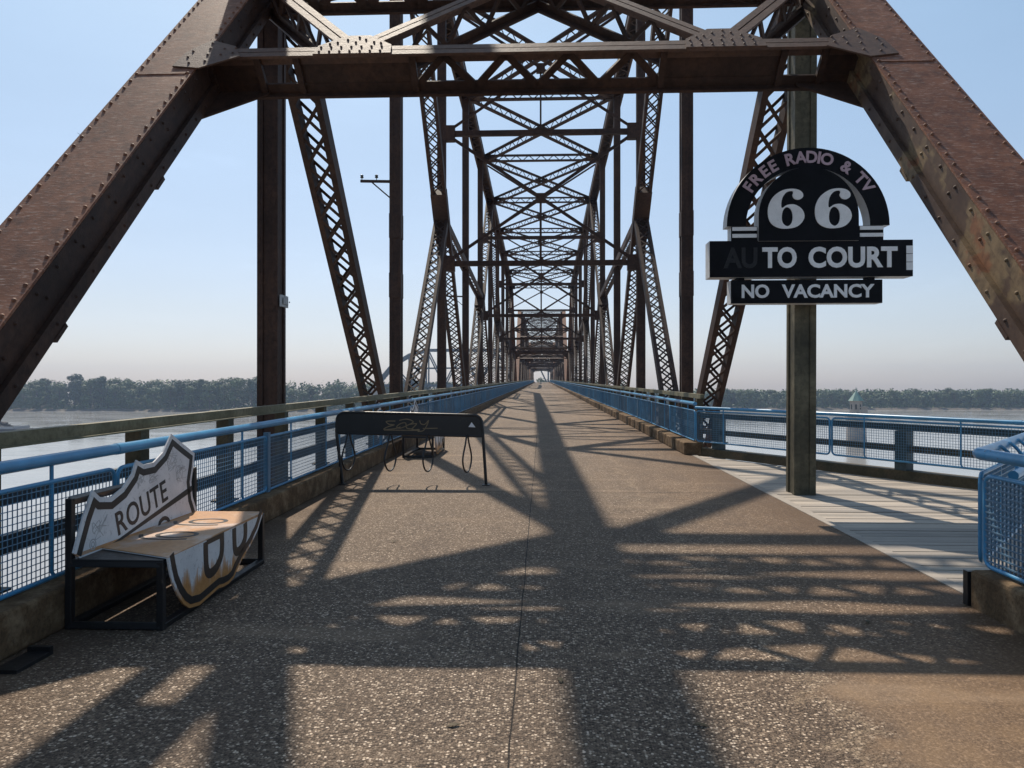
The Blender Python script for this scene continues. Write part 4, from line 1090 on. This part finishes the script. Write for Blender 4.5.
# water intake tower
def thing0(name, loc, label, cat, group=None):
    o = bpy.data.objects.new(name, None); COL.objects.link(o); o.location = loc; return tag(o, label, cat, group)
Dt = 275.0; r = thing0('intake_tower', (0.4165 * Dt, Dt, WZ), 'small stone water intake tower with green pointed roof, standing in the river', 'tower'); r.scale = (1.05, 1.05, 1.13)
def poly_ring(n, rad, z, ph=0.0): return [(rad * math.cos(2 * math.pi * k / n + ph), rad * math.sin(2 * math.pi * k / n + ph), z) for k in range(n)]
def loft(mb, rings):
    n = len(rings[0]); vs = [p for q in rings for p in q]
    fs = [(i * n + k, i * n + (k + 1) % n, (i + 1) * n + (k + 1) % n, (i + 1) * n + k) for i in range(len(rings) - 1) for k in range(n)]
    mb.add(vs, fs + [tuple(range(n)), tuple(range((len(rings) - 1) * n, len(rings) * n))])
m = MB(); loft(m, [poly_ring(16, 3.4, -2), poly_ring(16, 3.0, 6.5), poly_ring(16, 3.3, 7.2), poly_ring(16, 3.9, 7.3), poly_ring(16, 3.9, 8.3), poly_ring(16, 3.3, 8.35)]); raw(m, 'pier', M['stone'], r)
m = MB(); loft(m, [poly_ring(8, 2.1, 8.2), poly_ring(8, 2.1, 12.8), poly_ring(8, 2.3, 12.9), poly_ring(8, 2.3, 13.2)]); m.box((1.9, -0.5, 9.6), (2.6, 2.6, 2.8))
m.box((1.9, -0.5, 11.1), (2.9, 2.9, 0.3)); raw(m, 'wall', M['stone'], r)
for k in range(8):
    a = 2 * math.pi * (k + 0.5) / 8; m = MB(); c = V((math.cos(a) * 1.95, math.sin(a) * 1.95, 11.2)); tt = V((-math.sin(a), math.cos(a), 0)); m.bar(c - V((0, 0, .8)), c + V((0, 0, .8)), tt, 0.5, 0.12); raw(m, 'window', M['glassins'], r)
m = MB(); loft(m, [poly_ring(8, 2.7, 13.15), poly_ring(8, 2.4, 13.5), poly_ring(8, 0.25, 16.2), poly_ring(8, 0.05, 17.6)]); raw(m, 'roof', M['copper'], r)

# moored barge at the far left
Db = 300.0; r = thing0('river_barge', (-0.7537 * Db - 0.8, Db, WZ), 'dark river barge with a heap of rock and a low deck, at the left edge', 'barge')
m = MB(); m.prism([(-42, 0.0), (-42, 2.5), (11.5, 2.5), (12.2, 1.2), (10.5, -0.4), (-42, -0.4)], lambda u, v, t: (u, t, v), -5, 5); raw(m, 'hull', M['barge'], r)
m = MB(); m.box((-16, -4.6, 3.0), (52, 0.3, 1.0)); m.box((-16, 4.6, 3.0), (52, 0.3, 1.0)); m.box((10.2, 0, 3.1), (0.3, 9.4, 1.2)); raw(m, 'coaming', M['galv'], r)
rnd = random.Random(9); m = MB()
for i in range(240):
    x = rnd.uniform(-40, 5); top = 8.0 * max(0.1, min(1, (5 - x) / 7)); y = rnd.uniform(-3.6, 3.6); z = 2.6 + rnd.random() * top * (1 - abs(y) / 5)
    c = V((x, y, z)); s_ = rnd.uniform(0.5, 1.1)
    vs = [c + V((rnd.uniform(.6, 1) * a * s_, rnd.uniform(.6, 1) * b * s_, rnd.uniform(.5, .9) * d_ * s_)) for a in (-1, 1) for b in (-1, 1) for d_ in (-1, 1)]
    m.add(vs, [(0, 1, 3, 2), (4, 6, 7, 5), (0, 4, 5, 1), (2, 3, 7, 6), (0, 2, 6, 4), (1, 5, 7, 3)])
raw(m, 'rock_load', M['rubble'], r)

# far through-truss bridge to the left
Df = 470.0; r = thing0('distant_bridge', (-60, Df, WZ), 'distant pale blue grey truss bridge beyond the left truss', 'bridge')
zb, zt = 20.5, 43.0
xs = [-46 + 11 * k for k in range(12)]
for yy in (-5, 5):
    m = MB(); m.bar((-46, yy, zb), (75, yy, zb), (0, 1, 0), 1.5, 1.6); raw(m, 'bottom_chord', M['farsteel'], r)
    tp = {0: zb, 1: zb + 12.5}; zz = [zb, zb + 13, zb + 19.5] + [zt] * 9
    m = MB()
    for k in range(11): m.bar((xs[k], yy, zz[k]), (xs[k + 1], yy, zz[k + 1]), (0, 1, 0), 1.4, 1.5)
    m.bar((xs[2], yy, zb + 11), (xs[11], yy, zb + 11.5), (0, 1, 0), 0.8, 0.8)
    raw(m, 'top_chord', M['farsteel'], r)
    for k in range(1, 12):
        m = MB(); m.bar((xs[k], yy, zb), (xs[k], yy, zz[k]), (0, 1, 0), 0.9, 0.9); raw(m, 'vertical_post', M['farsteel'], r)
    for k in range(1, 11):
        m = MB(); a, b = ((xs[k], yy, zz[k]), (xs[k + 1], yy, zb)) if k % 2 else ((xs[k], yy, zb), (xs[k + 1], yy, zz[k + 1]))
        m.bar(a, b, (0, 1, 0), 0.8, 0.8); raw(m, 'diagonal', M['farsteel'], r)
m = MB(); m.box((14.5, 0, zb - 0.2), (121, 9.4, 0.5)); raw(m, 'deck', M['farsteel'], r)
for x in (-46, 75):
    m = MB(); loft(m, [[(x - 2.5, -8, -2), (x + 2.5, -8, -2), (x + 2.5, 8, -2), (x - 2.5, 8, -2)], [(x - 1.6, -6.5, zb - 0.6), (x + 1.6, -6.5, zb - 0.6), (x + 1.6, 6.5, zb - 0.6), (x - 1.6, 6.5, zb - 0.6)]]); raw(m, 'pier', M['stone'], r)
# a bird in flight
m = MB()
m.tube([(0, -0.16, 0), (0, -0.08, 0.01), (0, 0.04, 0.01), (0, 0.14, 0.02), (0, 0.19, 0.02)], [0.01, 0.045, 0.05, 0.03, 0.008], 8)
for s_ in (-1, 1): m.prism([(0.0, -0.07), (0.30, -0.03), (0.55, -0.10), (0.33, 0.07), (0.0, 0.07)], lambda u, v, t: (s_ * u, v, 0.02 + t + 0.25 * u - 0.25 * u * u), 0, 0.012)
o = m.build('bird', M['birdcol'], shear=False); o.location = (-51, 80, 29.4); o.rotation_euler = (0.1, 0.25, 0.9); tag(o, 'tiny dark bird flying high in the sky at the left', 'bird')

# ------------------------------------------------------------------ haze
m = MB(); m.box2((-1050, -320, WZ - 1.0), (1050, 1160, 33.0)); o = raw(m, 'haze', M['water'])
o.data.materials.clear()
mt = bpy.data.materials.new('river haze'); mt.use_nodes = True; nt = mt.node_tree; nt.nodes.clear()
out = nt.nodes.new('ShaderNodeOutputMaterial'); pv = nt.nodes.new('ShaderNodeVolumePrincipled')
pv.inputs['Color'].default_value = (0.44, 0.57, 0.78, 1); pv.inputs['Density'].default_value = 0.00032; pv.inputs['Anisotropy'].default_value = 0.25
nt.links.new(pv.outputs[0], out.inputs['Volume']); o.data.materials.append(mt); tag(o, 'thin bluish river haze', 'haze', kind='stuff')

# ------------------------------------------------------------------ sun, sky, camera
w = bpy.data.worlds.new('World'); S.world = w; w.use_nodes = True; nt = w.node_tree
TINT_LOW = (1.345, 1.285, 1.397); TINT_HIGH = (1.44, 1.634, 1.679)
bg = nt.nodes['Background']; sky = nt.nodes.new('ShaderNodeTexSky'); sky.sky_type = 'NISHITA'; sky.sun_disc = False
el = math.asin(SUN.z); az = math.atan2(SUN.x, SUN.y)
sky.sun_elevation = el; sky.sun_rotation = az; sky.air_density = 1.0; sky.dust_density = 1.0; sky.ozone_density = 1.2; sky.altitude = 100
gm = nt.nodes.new('ShaderNodeGamma'); gm.inputs['Gamma'].default_value = 0.72; nt.links.new(sky.outputs[0], gm.inputs[0])
tc = nt.nodes.new('ShaderNodeTexCoord'); sz = nt.nodes.new('ShaderNodeSeparateXYZ'); nt.links.new(tc.outputs['Generated'], sz.inputs[0])
grad = nt.nodes.new('ShaderNodeMix'); grad.data_type = 'RGBA'; grad.inputs[6].default_value = (*TINT_LOW, 1); grad.inputs[7].default_value = (*TINT_HIGH, 1)
mr = nt.nodes.new('ShaderNodeMapRange'); mr.inputs[2].default_value = 0.42; nt.links.new(sz.outputs[2], mr.inputs[0]); nt.links.new(mr.outputs[0], grad.inputs[0]); grad = grad.outputs[2]
tint = nt.nodes.new('ShaderNodeMix'); tint.data_type = 'RGBA'; tint.blend_type = 'MULTIPLY'; tint.inputs[0].default_value = 1.0
mpw = nt.nodes.new('ShaderNodeMapping'); mpw.inputs['Scale'].default_value = (2.2, 2.2, 9.0); nt.links.new(tc.outputs['Generated'], mpw.inputs[0])
mr2 = nt.nodes.new('ShaderNodeMapRange'); mr2.inputs[2].default_value = 0.10; nt.links.new(sz.outputs[2], mr2.inputs[0])
grad = mix(nt, mr2.outputs[0], mix(nt, 1.0, grad, (0.935, 0.985, 1.075), 'MULTIPLY'), grad)
wisp = ramp(nt, noise(nt, mpw.outputs[0], 1.6, 6, 0.6), [(0.35, 0.975), (0.60, 1.0), (0.78, 1.06)])
nt.links.new(gm.outputs[0], tint.inputs[6]); nt.links.new(mix(nt, 1.0, grad, wisp, 'MULTIPLY'), tint.inputs[7])
nt.links.new(tint.outputs[2], bg.inputs[0]); bg.inputs[1].default_value = 0.14
sd = bpy.data.lights.new('sun', 'SUN'); sd.energy = 5.0; sd.angle = R(0.53); sd.color = (1.0, 0.89, 0.75)
so = bpy.data.objects.new('sun', sd); COL.objects.link(so); so.rotation_euler = SUN.to_track_quat('Z', 'Y').to_euler(); so.location = (0, 0, 60)
cam = bpy.data.cameras.new('camera'); co = bpy.data.objects.new('camera', cam); COL.objects.link(co)
cam.sensor_width = 36.0; cam.lens = 740 / 1024 * 36.0; cam.clip_start = 0.05; cam.clip_end = 9000
co.location = (0, 0, 1.65); co.rotation_euler = (R(90 + 0.155), 0, R(2.32))
S.camera = co
for o in S.objects:
    if '_base' in o: del o['_base']
S.render.engine = 'CYCLES'
S.view_settings.view_transform = 'Standard'; S.view_settings.look = 'None'; S.view_settings.exposure = 0.0; S.view_settings.gamma = 1.0
S.view_settings.use_curve_mapping = False
S.cycles.volume_bounces = 0
S.cycles.max_bounces = 6
